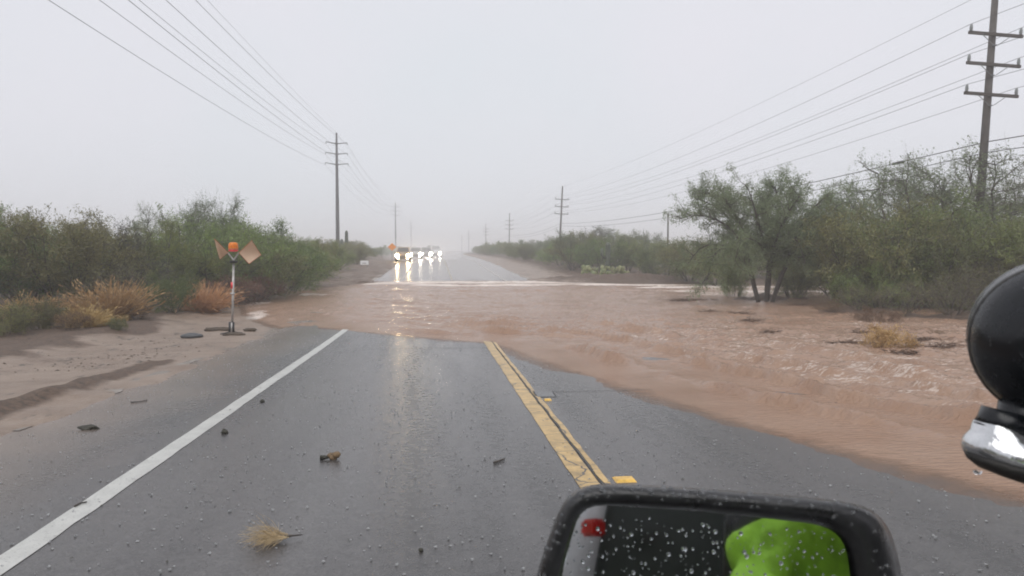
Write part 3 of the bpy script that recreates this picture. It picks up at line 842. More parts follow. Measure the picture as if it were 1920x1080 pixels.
# left thicket, near to far
LEFT = [
 ('green_c', -70, 27, 400, 'grey green shrub cut by the left picture edge behind the grasses', 'shrub', 1.0),
 ('green_a', 45, 28, 374, 'broad rounded green shrub leftmost in the thicket behind dry grass', 'shrub', 1.15),
 ('olive_a', 120, 27, 378, 'tall dense olive green shrub behind the low brush at far left', 'shrub', 1.1),
 ('olive_b', 178, 30, 412, 'green shrub sloping down beside the dark leafless shrub', 'shrub', .9),
 ('olive_b', 5, 33, 380, 'olive shrub peeking over the thicket at the left picture edge', 'shrub', 1.0),
 ('dark_a', 252, 28.5, 402, 'dark nearly black shrub standing in the gap of the left thicket', 'shrub', .75),
 ('bramble', 225, 26, 470, 'dark leafless tangle left below the dark shrub', 'shrub', .9),
 ('airy', 320, 36, 366, 'feathery grey green tree left of the taller umbrella shaped tree', 'tree', 1.0),
 ('airy_b', 402, 38, 346, 'small tree with umbrella shaped crown rising above the left thicket', 'tree', .8),
 ('green_a', 315, 31, 405, 'green shrub in front of the feathery tree, left of the flag stand', 'shrub', 1.1),
 ('green_c', 385, 33, 384, 'wide green shrub straight behind the left flag of the stand', 'shrub', 1.0),
 ('green_b', 452, 36, 388, 'tall bright green shrub behind the right flag of the stand', 'shrub', 1.1),
 ('green_a', 520, 37, 402, 'dense green shrub right of the flag stand, end of the tall thicket', 'shrub', 1.0),
 ('olive_a', 480, 34, 455, 'low olive shrub directly right of the flag stand pole', 'shrub', 1.3),
 ('green_c', 548, 41, 440, 'lower green shrub stepping down from the tall left thicket', 'shrub', 1.0),
 ('olive_b', 572, 46, 440, 'hazy olive shrub left of the tall steel pole', 'shrub', 1.0),
 ('green_b', 606, 55, 446, 'hazy green shrub in front of the tall steel pole', 'shrub', 1.2),
 ('green_a', 634, 68, 448, 'hazy green shrub right of the steel pole above the dirt bank', 'shrub', 1.1),
 ('olive_a', 668, 82, 450, 'hazy olive shrub behind the low white board', 'shrub', 1.2),
 ('green_c', 322, 25.5, 497, 'rounded green bush in front of the thicket beside golden grass', 'shrub', .8),
 ('olive_low', 70, 19.5, 548, 'low olive brush at the lower left among dry grasses', 'shrub', 1.0),
 ('olive_low', 8, 18.2, 560, 'low green brush at the left picture edge', 'shrub', 1.1),
 ('russet', 130, 19, 575, 'low russet brush below the golden grass at left', 'shrub', 1.0),
 ('grass_a', 205, 22.5, 512, 'large golden dry grass tuft leaning right in the left brush', 'grass', 1.2),
 ('grass_b', 160, 20.0, 560, 'tawny dry grass tuft in front of the large golden tuft', 'grass', 1.3),
 ('grass_b', 105, 22.0, 540, 'pale dry grass tuft among the olive brush at left', 'grass', 1.2),
 ('grass_a', 378, 27.0, 520, 'golden dry grass clump left of the flag stand', 'grass', 1.3),
 ('russet', 425, 30.0, 505, 'reddish brown shrub right behind the flag stand pole', 'shrub', 1.2),
 ('russet', 470, 32.5, 500, 'reddish brown shrub at the bend of the left mud bank', 'shrub', 1.2),
 ('russet', 250, 22.5, 556, 'thin brown brush right of the golden grass tuft', 'shrub', .9),
 ('olive_low', 215, 19.2, 590, 'small olive brush at the foot of the golden grass', 'shrub', .8),
 ('grass_b', 45, 22.5, 540, 'dull dry grass tuft at far left under the thicket', 'grass', 1.3),
]
for k, px, Y, top, lab, cat, wd in LEFT:
    pplant(k, px, Y, top, lab, cat, wd, 'left roadside thicket')

RIGHT = [
 ('olive_a', 1295, 47, 438, 'olive shrub under the left side of the mesquite crown', 'shrub', 1.2),
 ('green_c', 1250, 52, 448, 'green shrub below the thin bare pole', 'shrub', 1.1),
 ('green_a', 1345, 44, 448, 'green shrub seen through the left limbs of the mesquite', 'shrub', 1.1),
 ('green_b', 1520, 40, 415, 'grey green shrub behind the right limbs of the mesquite', 'shrub', 1.1),
 ('olive_b', 1575, 33, 385, 'hazy green shrub between the mesquite and the dense thicket', 'shrub', .9),
 ('green_a', 1650, 26, 450, 'green shrub at the left front of the right thicket', 'shrub', 1.1),
 ('olive_a', 1655, 27, 358, 'tall olive shrub in the middle of the right thicket', 'shrub', 1.0),
 ('green_b', 1725, 27, 345, 'tall green shrub left of the big timber pole', 'shrub', 1.1),
 ('olive_b', 1790, 25.5, 395, 'broad olive shrub in front of the big timber pole', 'shrub', 1.1),
 ('green_c', 1865, 26, 355, 'broad shrub right of the big timber pole', 'shrub', 1.0),
 ('olive_a', 1930, 25, 400, 'olive shrub cut by the right picture edge above the spotlight', 'shrub', 1.1),
 ('airy', 1745, 33, 258, 'tall airy tree with open limbs left behind the big timber pole', 'tree', 1.25),
 ('airy_b', 1860, 34, 250, 'tall airy tree right behind the big timber pole', 'tree', 1.5),
 ('airy', 1945, 34, 300, 'airy tree cut by the right picture edge', 'tree', 1.1),
 ('airy_b', 1660, 39, 340, 'slender hazy tree behind the middle of the right thicket', 'tree', 1.2),
 ('bramble', 1700, 22.5, 510, 'dark bare bramble at the foot of the right thicket', 'shrub', 1.0),
 ('bramble', 1790, 21.5, 500, 'dark bare bramble beside the black spotlight', 'shrub', 1.1),
 ('bramble', 1850, 22, 470, 'dark bare bramble behind the black spotlight', 'shrub', 1.1),
 ('bramble', 1610, 24.5, 520, 'grey bare bramble at the left foot of the right thicket', 'shrub', .9),
 ('russet', 1560, 24, 560, 'low russet brush on the bank between mesquite and thicket', 'shrub', 1.4),
 ('russet', 1645, 21, 568, 'low russet brush on the mud behind the golden bush', 'shrub', 1.3),
 ('russet', 1760, 16.6, 612, 'low russet brush right of the golden bush', 'shrub', .8),
 ('gold_bush', 1670, 14.3, 604, 'small golden dry bush standing in the flood water', 'shrub', 1.05),
 ('olive_a', 1490, 33, 470, 'dark olive shrub right of the mesquite trunk', 'shrub', .9),
 ('green_b', 1375, 34, 475, 'drooping green shrub left of the mesquite trunk', 'shrub', .7),
]
for k, px, Y, top, lab, cat, wd in RIGHT:
    pplant(k, px, Y, top, lab, cat, wd, 'right roadside thicket')

MID = [
 ('green_a', 1050, 78, 440, 'rounded hazy shrub under the second timber pole'),
 ('olive_a', 1085, 70, 428, 'hazy olive shrub above the left end of the red dirt heap'),
 ('green_c', 1130, 64, 436, 'broad hazy green shrub behind the prickly pear'),
 ('dark_a', 1110, 76, 420, 'dark hazy shrub reaching above its neighbours behind the prickly pear'),
 ('green_b', 1175, 62, 440, 'hazy green shrub above the middle of the red dirt heap'),
 ('olive_b', 1215, 60, 442, 'hazy olive shrub above the right end of the red dirt heap'),
 ('airy', 1195, 74, 425, 'hazy open tree behind the red dirt heap'),
 ('airy_b', 1130, 82, 418, 'thin hazy tree right of the second timber pole'),
]
for k, px, Y, top, lab in MID:
    pplant(k, px, Y, top, lab, 'tree' if 'airy' in k else 'shrub', 1.15, 'right roadside thicket')
ks = ['green_a', 'green_b', 'green_c', 'olive_a', 'olive_b']
for (px, Y, top, lab) in ((1018, 92, 446, 'loose hazy tree left of the second timber pole'), (1072, 66, 424, 'loose hazy tree rising above the left end of the dirt heap'), (1222, 70, 428, 'loose hazy tree rising behind the right end of the dirt heap'), (1160, 70, 432, 'loose hazy tree behind the smaller prickly pear')):
    pplant('airy', px, Y, top, lab, 'tree', 1.0, 'right roadside thicket')
y = 84.0
while y < 430:
    for lane, xx in enumerate((12.5, 17.5, 24.0)):
        x = xx + float(XO(y)) + random.uniform(-1.2, 1.2)
        if lane == 0 or (lane == 1 and random.random() < .8) or (lane == 2 and y < 200):
            plant(random.choice(ks), x, y + random.uniform(-3, 3), H=random.uniform(1.6, 3.6) + lane * .4, wide=random.uniform(1.1, 1.5), whole=False,
                  label='grey green shrub in the far right roadside row fading into the haze', group='far right roadside row')
    y += 6 + y * .035
y = 76.0
while y < 430:
    for lane, xx in enumerate((-10.8, -14.5, -19.5)):
        x = xx + float(XO(y)) + random.uniform(-1, 1)
        if lane == 0 or (lane == 1 and random.random() < .8) or (lane == 2 and y < 200):
            plant(random.choice(ks), x, y + random.uniform(-3, 3), H=random.uniform(1.2, 2.7) + lane * .4, wide=random.uniform(1.1, 1.6), whole=False,
                  label='grey green shrub in the far left roadside row fading into the haze', group='far left roadside row')
    y += 6 + y * .035
for (px, Y, top) in ((-30, 42, 405), (90, 44, 405), (170, 43, 410), (290, 48, 405), (480, 50, 425), (560, 60, 438), (600, 75, 446)):
    x = at(px, Y); plant(random.choice(ks), x, Y, H=zat(top, px, Y) - gz(x, Y), wide=1.3, whole=False, label='hazy shrub in the second row behind the left thicket', cat='shrub', group='second row behind the left thicket')
for (px, Y, top) in ((1300, 66, 445), (1370, 58, 440), (1440, 52, 430), (1500, 50, 425), (1560, 46, 405), (1630, 44, 395), (1700, 42, 385), (1780, 41, 380), (1850, 40, 380), (1930, 38, 380), (1240, 80, 446)):
    x = at(px, Y); plant(random.choice(ks), x, Y, H=zat(top, px, Y) - gz(x, Y), wide=1.2, whole=False, label='hazy shrub in the second row behind the right thicket', cat='shrub', group='second row behind the right thicket')
for o in bpy.data.objects:
    if o.get('label') and not o.get('category'): o['category'] = 'shrub'

for (x, y, H, lab) in ((-7.5, -1.5, 3.2, 'roadside shrub left behind the truck, nearest'), (-8.5, -6, 3.6, 'tall roadside shrub left behind the truck'), (-7.5, -11, 3.0, 'roadside shrub further left behind the truck'), (-9, -17, 3.6, 'broad roadside shrub far behind the truck')):
    plant('green_c', x, y, H=H, wide=1.3, label=lab + ', reflected in the mirror', group='scrub behind the truck')
# the mesquite on the right bank
def mesquite():
    Y = 30.0; x0 = at(1432, Y); z0 = gz(x0, Y) - .05
    p = Plant(77); rs = p.rs
    def W3(px, py, dy=0.0):
        yy = Y + dy
        return Vector((at(px, yy) - x0, dy, zat(py, px, yy) - z0))
    TA = [(1426, 574, 0), (1414, 535, .05), (1403, 497, .1)]; TB = [(1438, 574, .1), (1441, 530, .1), (1444, 488, .1)]; TC = [(1448, 574, 0), (1460, 532, -.1), (1474, 494, -.2)]
    limbs = [
        TA + [(1385, 468, -.5), (1355, 460, -.8), (1336, 480, -1), (1326, 525, -1.1)],
        TA + [(1390, 450, .4), (1365, 425, .6), (1335, 405, .8), (1305, 400, 1.0), (1272, 408, 1.1)],
        TA + [(1395, 440, .9), (1370, 385, 1.2), (1345, 368, 1.5), (1312, 362, 1.6)],
        TB + [(1425, 430, -.9), (1408, 385, -1.2), (1398, 352, -1.3)],
        TB + [(1452, 440, .2), (1458, 390, .2), (1450, 350, .2)],
        TC + [(1485, 455, -.5), (1503, 415, -.8), (1525, 385, -1.0), (1550, 362, -1.2)],
        TC + [(1498, 455, .5), (1525, 430, .8), (1570, 412, 1.0), (1612, 400, 1.2)],
        TC + [(1500, 480, -1.0), (1525, 472, -1.5), (1555, 470, -1.9)],
        TB + [(1436, 430, 1.4), (1430, 395, 2.0), (1440, 362, 2.4)],
        TB + [(1456, 440, -1.4), (1478, 395, -1.9), (1498, 365, -2.2)],
        TA + [(1380, 420, 1.6), (1345, 385, 2.0), (1300, 372, 2.0)],
        TC + [(1500, 430, 1.6), (1540, 395, 2.0), (1580, 375, 2.1)],
        TB + [(1438, 440, .8), (1425, 390, 1.0), (1422, 352, 1.1)],
        TB + [(1450, 430, -.3), (1475, 380, -.5), (1488, 350, -.6)],
        TA + [(1400, 440, -.2), (1372, 395, -.4), (1352, 362, -.5)],
        TC + [(1500, 450, -.2), (1540, 410, -.4), (1572, 385, -.5)],
        TA + [(1385, 470, 1.0), (1350, 455, 1.5), (1310, 462, 1.8), (1290, 500, 1.9)],
        TC + [(1500, 475, 1.0), (1540, 458, 1.4), (1575, 470, 1.6), (1590, 505, 1.7)],
        TB + [(1430, 460, -.6), (1405, 440, -1.4), (1385, 450, -1.9), (1380, 490, -2.1)],
        TB + [(1460, 455, -.6), (1485, 440, -1.3), (1505, 455, -1.8), (1510, 500, -2.0)],
    ]
    for li, L in enumerate(limbs):
        ctrl = [W3(*q) for q in L]
        pts = []
        for k in range(13):
            q, _ = lerp_poly(ctrl, k / 12); pts.append(q + Vector(rs.normal(0, .045, 3)) * min(1, k / 2))
        for _ in range(2):
            pts = [pts[0]] + [(pts[k - 1] + pts[k] * 2 + pts[k + 1]) / 4 for k in range(1, 12)] + [pts[-1]]
        r0 = .085
        p.wood.tube(pts, [r0 * (1 - .82 * k / 12) for k in range(13)], 6)
        for j in range(27):
            t = rs.uniform(.36, 1.0)
            q, d = lerp_poly(pts, t)
            dd = (d * .6 + rdir(rs, .3)).normalized()
            bp = polyline(q, dd, rs.uniform(.6, 1.25), 5, .2, .03 if li else -.16, rs)
            p.wood.tube(bp, [.016 * (1 - .75 * k / 5) for k in range(6)], 4, cap=False)
            for m in range(8):
                q2, d2 = lerp_poly(bp, rs.uniform(.15, 1))
                tp = polyline(q2, d2 * .6 + rdir(rs, .1), rs.uniform(.25, .6), 4, .22, .0 if li else -.2, rs)
                p.twig(tp, .005)
                p.leaves(tp, int(rs.uniform(16, 30)), .085, .028, .07, grav=-.3)
    r = empty('mesquite_tree', (x0, Y, z0), 0, 'spreading multi-trunk mesquite tree with open crown on the right flooded bank', 'tree')
    c = p.crown_mesh('crown'); c.materials.append(M['leaf_mesquite']); c.materials.append(M['twig'])
    link('crown', c, None, r); link('trunk', p.wood.mesh('trunk'), M['bark'], r)
mesquite()

# prickly pear and saguaros
M['cactus'] = mat('cactus_skin', (.16, .18, .075), .5, scale=5, col2=(.30, .31, .15), objrand=.1)
def pad_mesh():
    mb = MB(); prof = [(.02, 0), (.09, .05), (.135, .14), (.14, .22), (.10, .30), (.03, .34)]
    mb.lathe(prof, n=10)
    me = mb.mesh('pad', True)
    for v in me.vertices: v.co.y *= .22
    return me
PAD = pad_mesh(); PAD.materials.append(M['cactus'])
def pear(px, Y, n, w_, lab):
    x0 = at(px, Y)
    r = empty('prickly_pear', (x0, Y, gz(x0, Y)), 0, lab, 'cactus', 'prickly pears on the dirt heap')
    for i in range(n):
        o = bpy.data.objects.new('pad', PAD); COL.objects.link(o); o.parent = r
        o.location = (random.uniform(-w_, w_), random.uniform(-.5, .5), random.choice([0, .05, .22, .42, .5]) * random.uniform(.8, 1.1))
        o.rotation_euler = (random.uniform(-.4, .4), random.uniform(-.7, .7), random.uniform(0, 3.1))
        o.scale = [random.uniform(.9, 1.35)] * 3
pear(1112, 53.5, 42, 1.0, 'pale yellow green prickly pear at the left of the red dirt heap')
pear(1160, 54.5, 30, .8, 'smaller prickly pear right of the pale yellow green one')
def saguaro(px, Y, top, lab, arms=0):
    x0 = at(px, Y); z0 = gz(x0, Y); H = zat(top, px, Y) - z0
    mb = MB(); n = 22; vs = []; fs = []
    prof = [(.17, 0), (.2, H * .3), (.21, H * .7), (.19, H * .93), (.11, H * .985), (.02, H)]
    for r_, z_ in prof:
        for k in range(n):
            t = 2 * math.pi * k / n; rr = r_ * (1 if k % 2 else .86); vs.append((rr * math.cos(t), rr * math.sin(t), z_))
    for i in range(len(prof) - 1):
        for k in range(n): fs.append((i * n + k, i * n + (k + 1) % n, (i + 1) * n + (k + 1) % n, (i + 1) * n + k))
    mb.add(vs, fs)
    r = empty('saguaro', (x0, Y, z0), 0, lab, 'cactus')
    mb.build('stem', M['sag'], r)
    for a in range(arms):
        s = 1 if a % 2 else -1
        MB().tube([(0, 0, H * .5), (s * .35, 0, H * .52), (s * .5, 0, H * .6), (s * .5, 0, H * .82)], [.1, .12, .13, .09], 10).build('arm', M['sag'], r, True)
M['sag'] = mat('saguaro_skin', (.06, .075, .05), .6, scale=4)
saguaro(650, 92, 432, 'thin hazy saguaro stem right of the tall steel pole')
saguaro(641, 96, 448, 'short saguaro stub beside the tall steel pole')
saguaro(1140, 60, 455, 'dark saguaro among the shrubs above the prickly pear', 1)
saguaro(1568, 36, 400, 'slim saguaro between the mesquite and the right thicket')

# ------------------------------------------------------------------ power poles and lines
M['wood_pole'] = mat('weathered_pole_timber', (.045, .038, .034), .75, scale=3, col2=(.085, .075, .068), bump=.3)
M['galv'] = mat('galvanised_steel', (.20, .21, .22), .45, metal=.6, scale=5)
M['rust_steel'] = mat('weathering_steel', (.070, .070, .075), .6, metal=.2, scale=3)
M['insul'] = mat('grey_porcelain', (.22, .24, .24), .3, scale=10)
M['wire'] = mat('dark_cable', (.05, .05, .055), .5, scale=3)
ARM_D = (11.75, 10.35, 8.95)                   # crossarm heights above CAMZ-referenced datum of the first pole
PX = 24.0
def timber_pole(x, y, top, arms, lab, lean, cable=True):
    z0 = gz(x, y) - .3
    r = empty('timber_power_pole', (x, y, z0), 0, lab, 'pole', 'timber power poles on the right')
    r.rotation_euler = (0, lean, 0)
    mb = MB(); mb.tube([(0, 0, 0), (0, 0, (top - z0) * .5), (0, 0, top - z0)], [.21, .18, .14], 12)
    mb.build('shaft', M['wood_pole'], r, True)
    pts = []
    for a in arms:
        h = a - z0
        arm = MB().box((0, -.22, h), (2.72, .11, .14)).build('crossarm', M['wood_pole'], r)
        for s in (-1, 1):
            MB().lathe([(.05, 0), (.075, .03), (.06, .08), (.085, .11), (.06, .16), (.08, .2), (.05, .25), (.06, .3), (.03, .33)], (s * 1.26, -.22, h + .07), 8).build('insulator', M['insul'], arm, True)
            MB().tube([(s * .72, -.28, h - .06), (0.12 * s, -.26, h - .5)], .018, 5).build('brace', M['galv'], arm)
            pts.append((s * 1.26, -.22, h + .4))
        MB().box((0, -.22, h - .5), (.16, .1, .05)).build('bolt_plate', M['galv'], arm)
    R_ = Matrix.Rotation(lean, 3, 'Y')
    W_ = [R_ @ Vector(p) + Vector((x, y, z0)) for p in pts]
    tp = R_ @ Vector((0, 0, top - z0)) + Vector((x, y, z0))
    cb = [R_ @ Vector((-.02, -.2, q - z0)) + Vector((x, y, z0)) for q in (6.75, 6.25)]
    return W_, tp, cb
poles = []
specs = [(1836, 33, .045), (1051, 143, .045), (955, 250, .01), (911, 350, 0.0), (879, 470, 0.0), (866, 585, 0.0)]
labs = ['big dark timber power pole with three crossarms at the right edge', 'second timber power pole from the right, leaning, above the hazy shrubs', 'third timber power pole from the right, faint in the haze',
        'fourth timber power pole from the right, very faint', 'fifth timber power pole from the right, nearly lost in haze', 'farthest timber power pole near the vanishing road']
for (px, Y, ln), lb in zip(specs, labs):
    x = at(px, Y)
    poles.append(timber_pole(x - math.sin(ln) * 6, Y, 14.0, ARM_D if Y < 60 else tuple(a - .35 for a in ARM_D), lb, ln))
back = ([Vector((s * 1.26 + 24.5, -80, a + .4 + 1.2)) for a in ARM_D for s in (-1, 1)], Vector((24.5, -80, 15.2)), [Vector((24.5, -80, 7.9)), Vector((24.5, -80, 7.4))])
def sag_line(A, B, sag, n=24):
    return [A.lerp(B, k / n) - Vector((0, 0, sag * 4 * (k / n) * (1 - k / n))) for k in range(n + 1)]
def line(name, nodes, sags, rad, lab, grp, cat='cable'):
    pts = []
    for i in range(len(nodes) - 1):
        pts += sag_line(nodes[i], nodes[i + 1], sags)[(1 if i else 0):]
    o = MB().tube(pts, rad, 5).build(name, M['wire'], None, True)
    tag(o, lab, cat, grp)
allp = [back] + poles
nm = ['top', 'middle', 'bottom']
for k in range(6):
    line('power_line', [q[0][k] for q in allp[:6]], 1.3, .011, 'thin power line on the %s tips of the %s crossarms of the timber poles' % (['left', 'right'][k % 2], nm[k // 2]), 'power lines on the timber poles')
line('ground_wire', [q[1] for q in allp[:6]], .9, .009, 'thin ground wire running over the tops of the timber poles', 'power lines on the timber poles')
line('communication_cable', [q[2][0] for q in allp[:5]], 1.0, .024, 'thick upper communication cable slung low between the timber poles', 'communication cables')
line('communication_cable', [q[2][1] for q in allp[:5]], 1.15, .02, 'lower communication cable slung low between the timber poles', 'communication cables')
# splice closure hanging on the upper cable
c_ = [p_ for p_ in sag_line(poles[0][2][0], poles[1][2][0], 1.0, 200)]
best = min(c_, key=lambda q: abs((817 + q.x / q.y * F) - 1722) if q.y > 5 else 1e9)
i_ = c_.index(best)
d_ = (c_[i_ + 1] - c_[i_ - 1]).normalized()
sp = MB().tube([best - d_ * .55, best - d_ * .45, best, best + d_ * .45, best + d_ * .55], [.03, .075, .085, .075, .03], 8).build('splice_closure', M['wire'], None, True)
tag(sp, 'dark splice closure on the upper communication cable left of the big pole', 'cable box')
# bare service pole
x = at(1252, 92); z0 = gz(x, 92)
tag(MB().tube([(x, 92, z0), (x, 92, zat(400, 1252, 92))], [.13, .1], 8).build('bare_pole', M['wood_pole'], None, True), 'thin bare timber pole standing among the hazy shrubs left of the mesquite', 'pole')

def steel_pole(px, Y, lab):
    x = at(px, Y); z0 = gz(x, Y) - .3
    top = 20.2
    r = empty('steel_power_pole', (x, Y, z0), 0, lab, 'pole', 'steel power poles on the left')
    MB().tube([(0, 0, 0), (0, 0, 8), (0, 0, 16), (0, 0, top - z0)], [.33, .28, .20, .14], 12).build('shaft', M['rust_steel'], r, True)
    pts = []
    for h, w_ in ((18.5, 1.65), (16.85, 1.72), (15.2, 1.8)):
        h -= z0
        MB().lathe([(.2, -.12), (.34, -.07), (.34, .07), (.2, .12)], (0, 0, h), 10).build('collar', M['rust_steel'], r, True)
        for s in (-1, 1):
            a = MB().tube([(s * .2, 0, h), (s * w_, 0, h + (.28 if s < 0 else .14))], [.09, .055], 6).build('arm', M['rust_steel'], r)
            MB().lathe([(.03, 0), (.09, .05), (.05, .12), (.09, .18), (.05, .26), (.03, .3)], (s * w_, 0, h + (.28 if s < 0 else .14) - .33), 8).build('insulator', M['insul'], a, True)
            pts.append(Vector((x + s * w_, Y, z0 + h - .1)))
    return pts, Vector((x, Y, top))
sp_ = [steel_pole(633.5, 121, 'tall steel power pole with three arm pairs on the left roadside'), steel_pole(742, 297, 'second steel power pole, hazy, above the orange sign'),
       steel_pole(771, 475, 'third steel power pole, almost lost in haze'), ]
bk = ([Vector((-15.6 + s * w_, -54, h)) for h, w_ in ((18.5, 1.65), (16.85, 1.72), (15.2, 1.8)) for s in (-1, 1)], Vector((-15.6, -54, 20.2)))
al = [bk] + sp_
for k in range(6):
    line('power_line', [q[0][k] for q in al], 2.2, .016, 'power line on the %s tips of the %s arms of the steel poles' % (['left', 'right'][k % 2], nm[k // 2]), 'power lines on the steel poles')
line('ground_wire', [q[1] for q in al], 1.4, .011, 'ground wire running over the tops of the steel poles', 'power lines on the steel poles')

# ------------------------------------------------------------------ warning stand
M['flag'] = mat('backlit_orange_vinyl', (.86, .64, .46), .6, scale=5, col2=(.92, .70, .52), bump=.2, trans=.12)  # base colour paled: daylight through the backlit cloth is put into it
M['flag_edge'] = mat('orange_hem', (.55, .17, .06), .6)
M['amber'] = mat('amber_lens', (.85, .26, .02), .2, scale=20, var=.2, trans=.3)
M['alu'] = mat('dull_aluminium', (.42, .40, .38), .4, metal=.5, scale=9)
M['red_band'] = mat('red_reflective_band', (.75, .07, .07), .4)
M['black_rubber'] = mat('black_rubber', (.018, .018, .019), .55, var=.4)
M['sandbag'] = mat('wet_sandbag', (.055, .058, .062), .5, scale=9, bump=.5)
def warning_stand():
    g = gp(434, 629); x0, Y = g.x, g.y
    z0 = gz(x0, Y)
    k = Y / F / math.cos(YAW) * 1.0
    r = empty('warning_stand', (x0, Y, z0), 0, 'two-flag warning stand with amber beacon on the left muddy shoulder', 'warning stand')
    def Q(px, py, dy=0):
        v = ray(px, py); t = (Y + dy) / v.y
        return Vector((v.x * t - x0, dy, CAMZ + v.z * t - z0))
    MB().tube([Q(434.5, 626), Q(436.5, 570), Q(438, 494)], [.03, .03, .028], 8).build('mast', M['alu'], r, True)
    MB().tube([Q(435.3, 541), Q(435.6, 529)], .037, 8).build('red_band', M['red_band'], r, True)
    MB().tube([Q(436, 552), Q(436.2, 549)], .06, 8).build('clamp', M['alu'], r, True)
    MB().lathe([(.05, -.03), (.095, -.02), (.095, .02), (.05, .03)], Q(438, 491), 10).build('collar', M['black_rubber'], r, True)
    for a, b in (((438, 488), (427.5, 474)), ((438, 488), (447.5, 474))):
        MB().tube([Q(*a), Q(*b)], .02, 6).build('fork', M['alu'], r)
    c = Q(437.5, 470)
    MB().lathe([(.06, -.03), (.115, -.015), (.12, .015), (.06, .035)], c, 14).build('lamp_base', M['red_band'], r, True)
    b = MB().lathe([(.105, .0), (.115, .03), (.115, .11), (.10, .155), (.06, .175), (.01, .18)], c + Vector((0, 0, .03)), 18).build('beacon', M['amber'], r, True)
    MB().lathe([(.12, 0), (.122, .02), (.118, .03)], c + Vector((0, 0, .03)), 18).build('beacon_rim', M['flag_edge'], b, True)
    def flag(corners, nm='flag'):
        # bilinear cloth patch with a slight belly and real thickness
        A, B, C, D = [Q(*q) for q in corners]; n = 8; vs = []; fs = []
        nrm = (B - A).cross(D - A).normalized()
        for side in (0, 1):
            for i in range(n + 1):
                for j in range(n + 1):
                    u, v = i / n, j / n
                    p = A * (1 - u) * (1 - v) + B * u * (1 - v) + C * u * v + D * (1 - u) * v
                    pinch = .05 * math.sin(u * math.pi) * math.sin(v * math.pi)
                    p = p + nrm * (pinch + side * .004)
                    vs.append(p)
        m_ = (n + 1) ** 2
        for s in (0, 1):
            for i in range(n):
                for j in range(n):
                    q = [s * m_ + i * (n + 1) + j, s * m_ + (i + 1) * (n + 1) + j, s * m_ + (i + 1) * (n + 1) + j + 1, s * m_ + i * (n + 1) + j + 1]
                    fs.append(tuple(q if s else q[::-1]))
        mb = MB(); mb.add(vs, fs)
        f = mb.build(nm, M['flag'], r, True)
        for a_, b_ in ((A, B), (B, C), (C, D), (D, A)):
            MB().tube([a_, b_], .006, 5).build('hem', M['flag_edge'], f)
        return f
    flag([(428, 473.5, -.02), (402, 448, -.30), (405.5, 462, .10), (412.5, 486, .28)])
    flag([(448, 474, -.02), (472, 451, -.14), (489.5, 478, .18), (467, 494.5, .10)])
    # spring base
    MB().tube([Q(434, 628), Q(434.3, 604)], [.075, .072], 12).build('spring_housing', M['black_rubber'], r, True)
    MB().tube([Q(434, 628, -.08), Q(434.3, 605, -.08)], [.02, .02], 8).build('spring_strut', M['alu'], r, True)
    for a in (0.4, 1.9, 3.5, 5.2):
        MB().tube([(0, 0, .06), (math.cos(a) * .14, math.sin(a) * .14, .03), (math.cos(a) * .26, math.sin(a) * .26, .015)], [.028, .022, .016], 6).build('leg', M['black_rubber'], r)
warning_stand()

def lump(name, loc, size, seed, m, lab, cat, rot=0.0, rough_=.35, group=None):
    bm = bmesh.new(); bmesh.ops.create_icosphere(bm, subdivisions=3, radius=1)
    rs = np.random.RandomState(seed); off = rs.rand(3) * 50
    for v in bm.verts:
        n = float(fbm(np.array(v.co.x * 1.7 + off[0] + v.co.z), np.array(v.co.y * 1.7 + off[1] - v.co.z), 4))
        v.co *= 1 + rough_ * n
        v.co.x *= size[0]; v.co.y *= size[1]; v.co.z *= size[2]
    me = bpy.data.meshes.new(name); bm.to_mesh(me); bm.free()
    me.polygons.foreach_set('use_smooth', np.ones(len(me.polygons), bool))
    o = link(name, me, m, None, loc); o.rotation_euler = (0, 0, rot)
    return tag(o, lab, cat, group)
M['mud_clod'] = mat('dark_wet_mud', (.045, .033, .022), .7, scale=12, bump=.8, col2=(.085, .06, .04))
M['debris'] = mat('dark_plant_debris', (.022, .022, .016), .6, scale=20, bump=.8, col2=(.05, .046, .03))
M['tan_clod'] = mat('tan_root_ball', (.16, .105, .055), .75, scale=20, bump=.8)
def ground_pt(px, py, up=0.0):
    p = gp(px, py); return Vector((p.x, p.y, max(gz(p.x, p.y), float(P(p.y)) if RL < p.x < RR else -9) + up))
lump('sandbag', ground_pt(360, 631, .05), (.26, .17, .085), 3, M['sandbag'], 'dark grey wet sandbag lying left of the warning stand', 'sandbag', .1, .15)
lump('mud_clod', ground_pt(406, 620, .02), (.34, .12, .07), 4, M['mud_clod'], 'long dark mud clod behind the foot of the warning stand', 'mud clod', .05, .6)
lump('mud_clod', ground_pt(467, 621, .02), (.17, .1, .06), 5, M['mud_clod'], 'small dark mud clod right of the warning stand', 'mud clod', -.2, .6)
lump('mud_clod', ground_pt(440, 631.5, .01), (.27, .1, .06), 6, M['mud_clod'], 'flat dark mud clod in front of the warning stand', 'mud clod', 0, .6)
lump('plant_debris', ground_pt(165, 805, .015), (.085, .035, .028), 7, M['debris'], 'black leafy debris on the shoulder left of the white line', 'debris', .1, .9)
lump('plant_debris', ground_pt(420, 813, .015), (.032, .025, .026), 8, M['debris'], 'small black lump on the asphalt just right of the white line', 'debris', .5, .8)
lump('plant_debris', ground_pt(492, 754, .012), (.026, .02, .022), 9, M['debris'], 'tiny black lump touching the right side of the white line', 'debris', .5, .8)
lump('plant_debris', ground_pt(789, 1034, .01), (.014, .012, .012), 10, M['debris'], 'tiny black crumb on the asphalt left of the wing mirror', 'debris')
def stick(name, pxs, rad, lab, up=.012):
    pts = [ground_pt(a, b, up) for a, b in pxs]
    tag(MB().tube(pts, [rad * (1 - .5 * i / len(pts)) for i in range(len(pts))], 6).build(name, M['bark'], None, True), lab, 'stick')
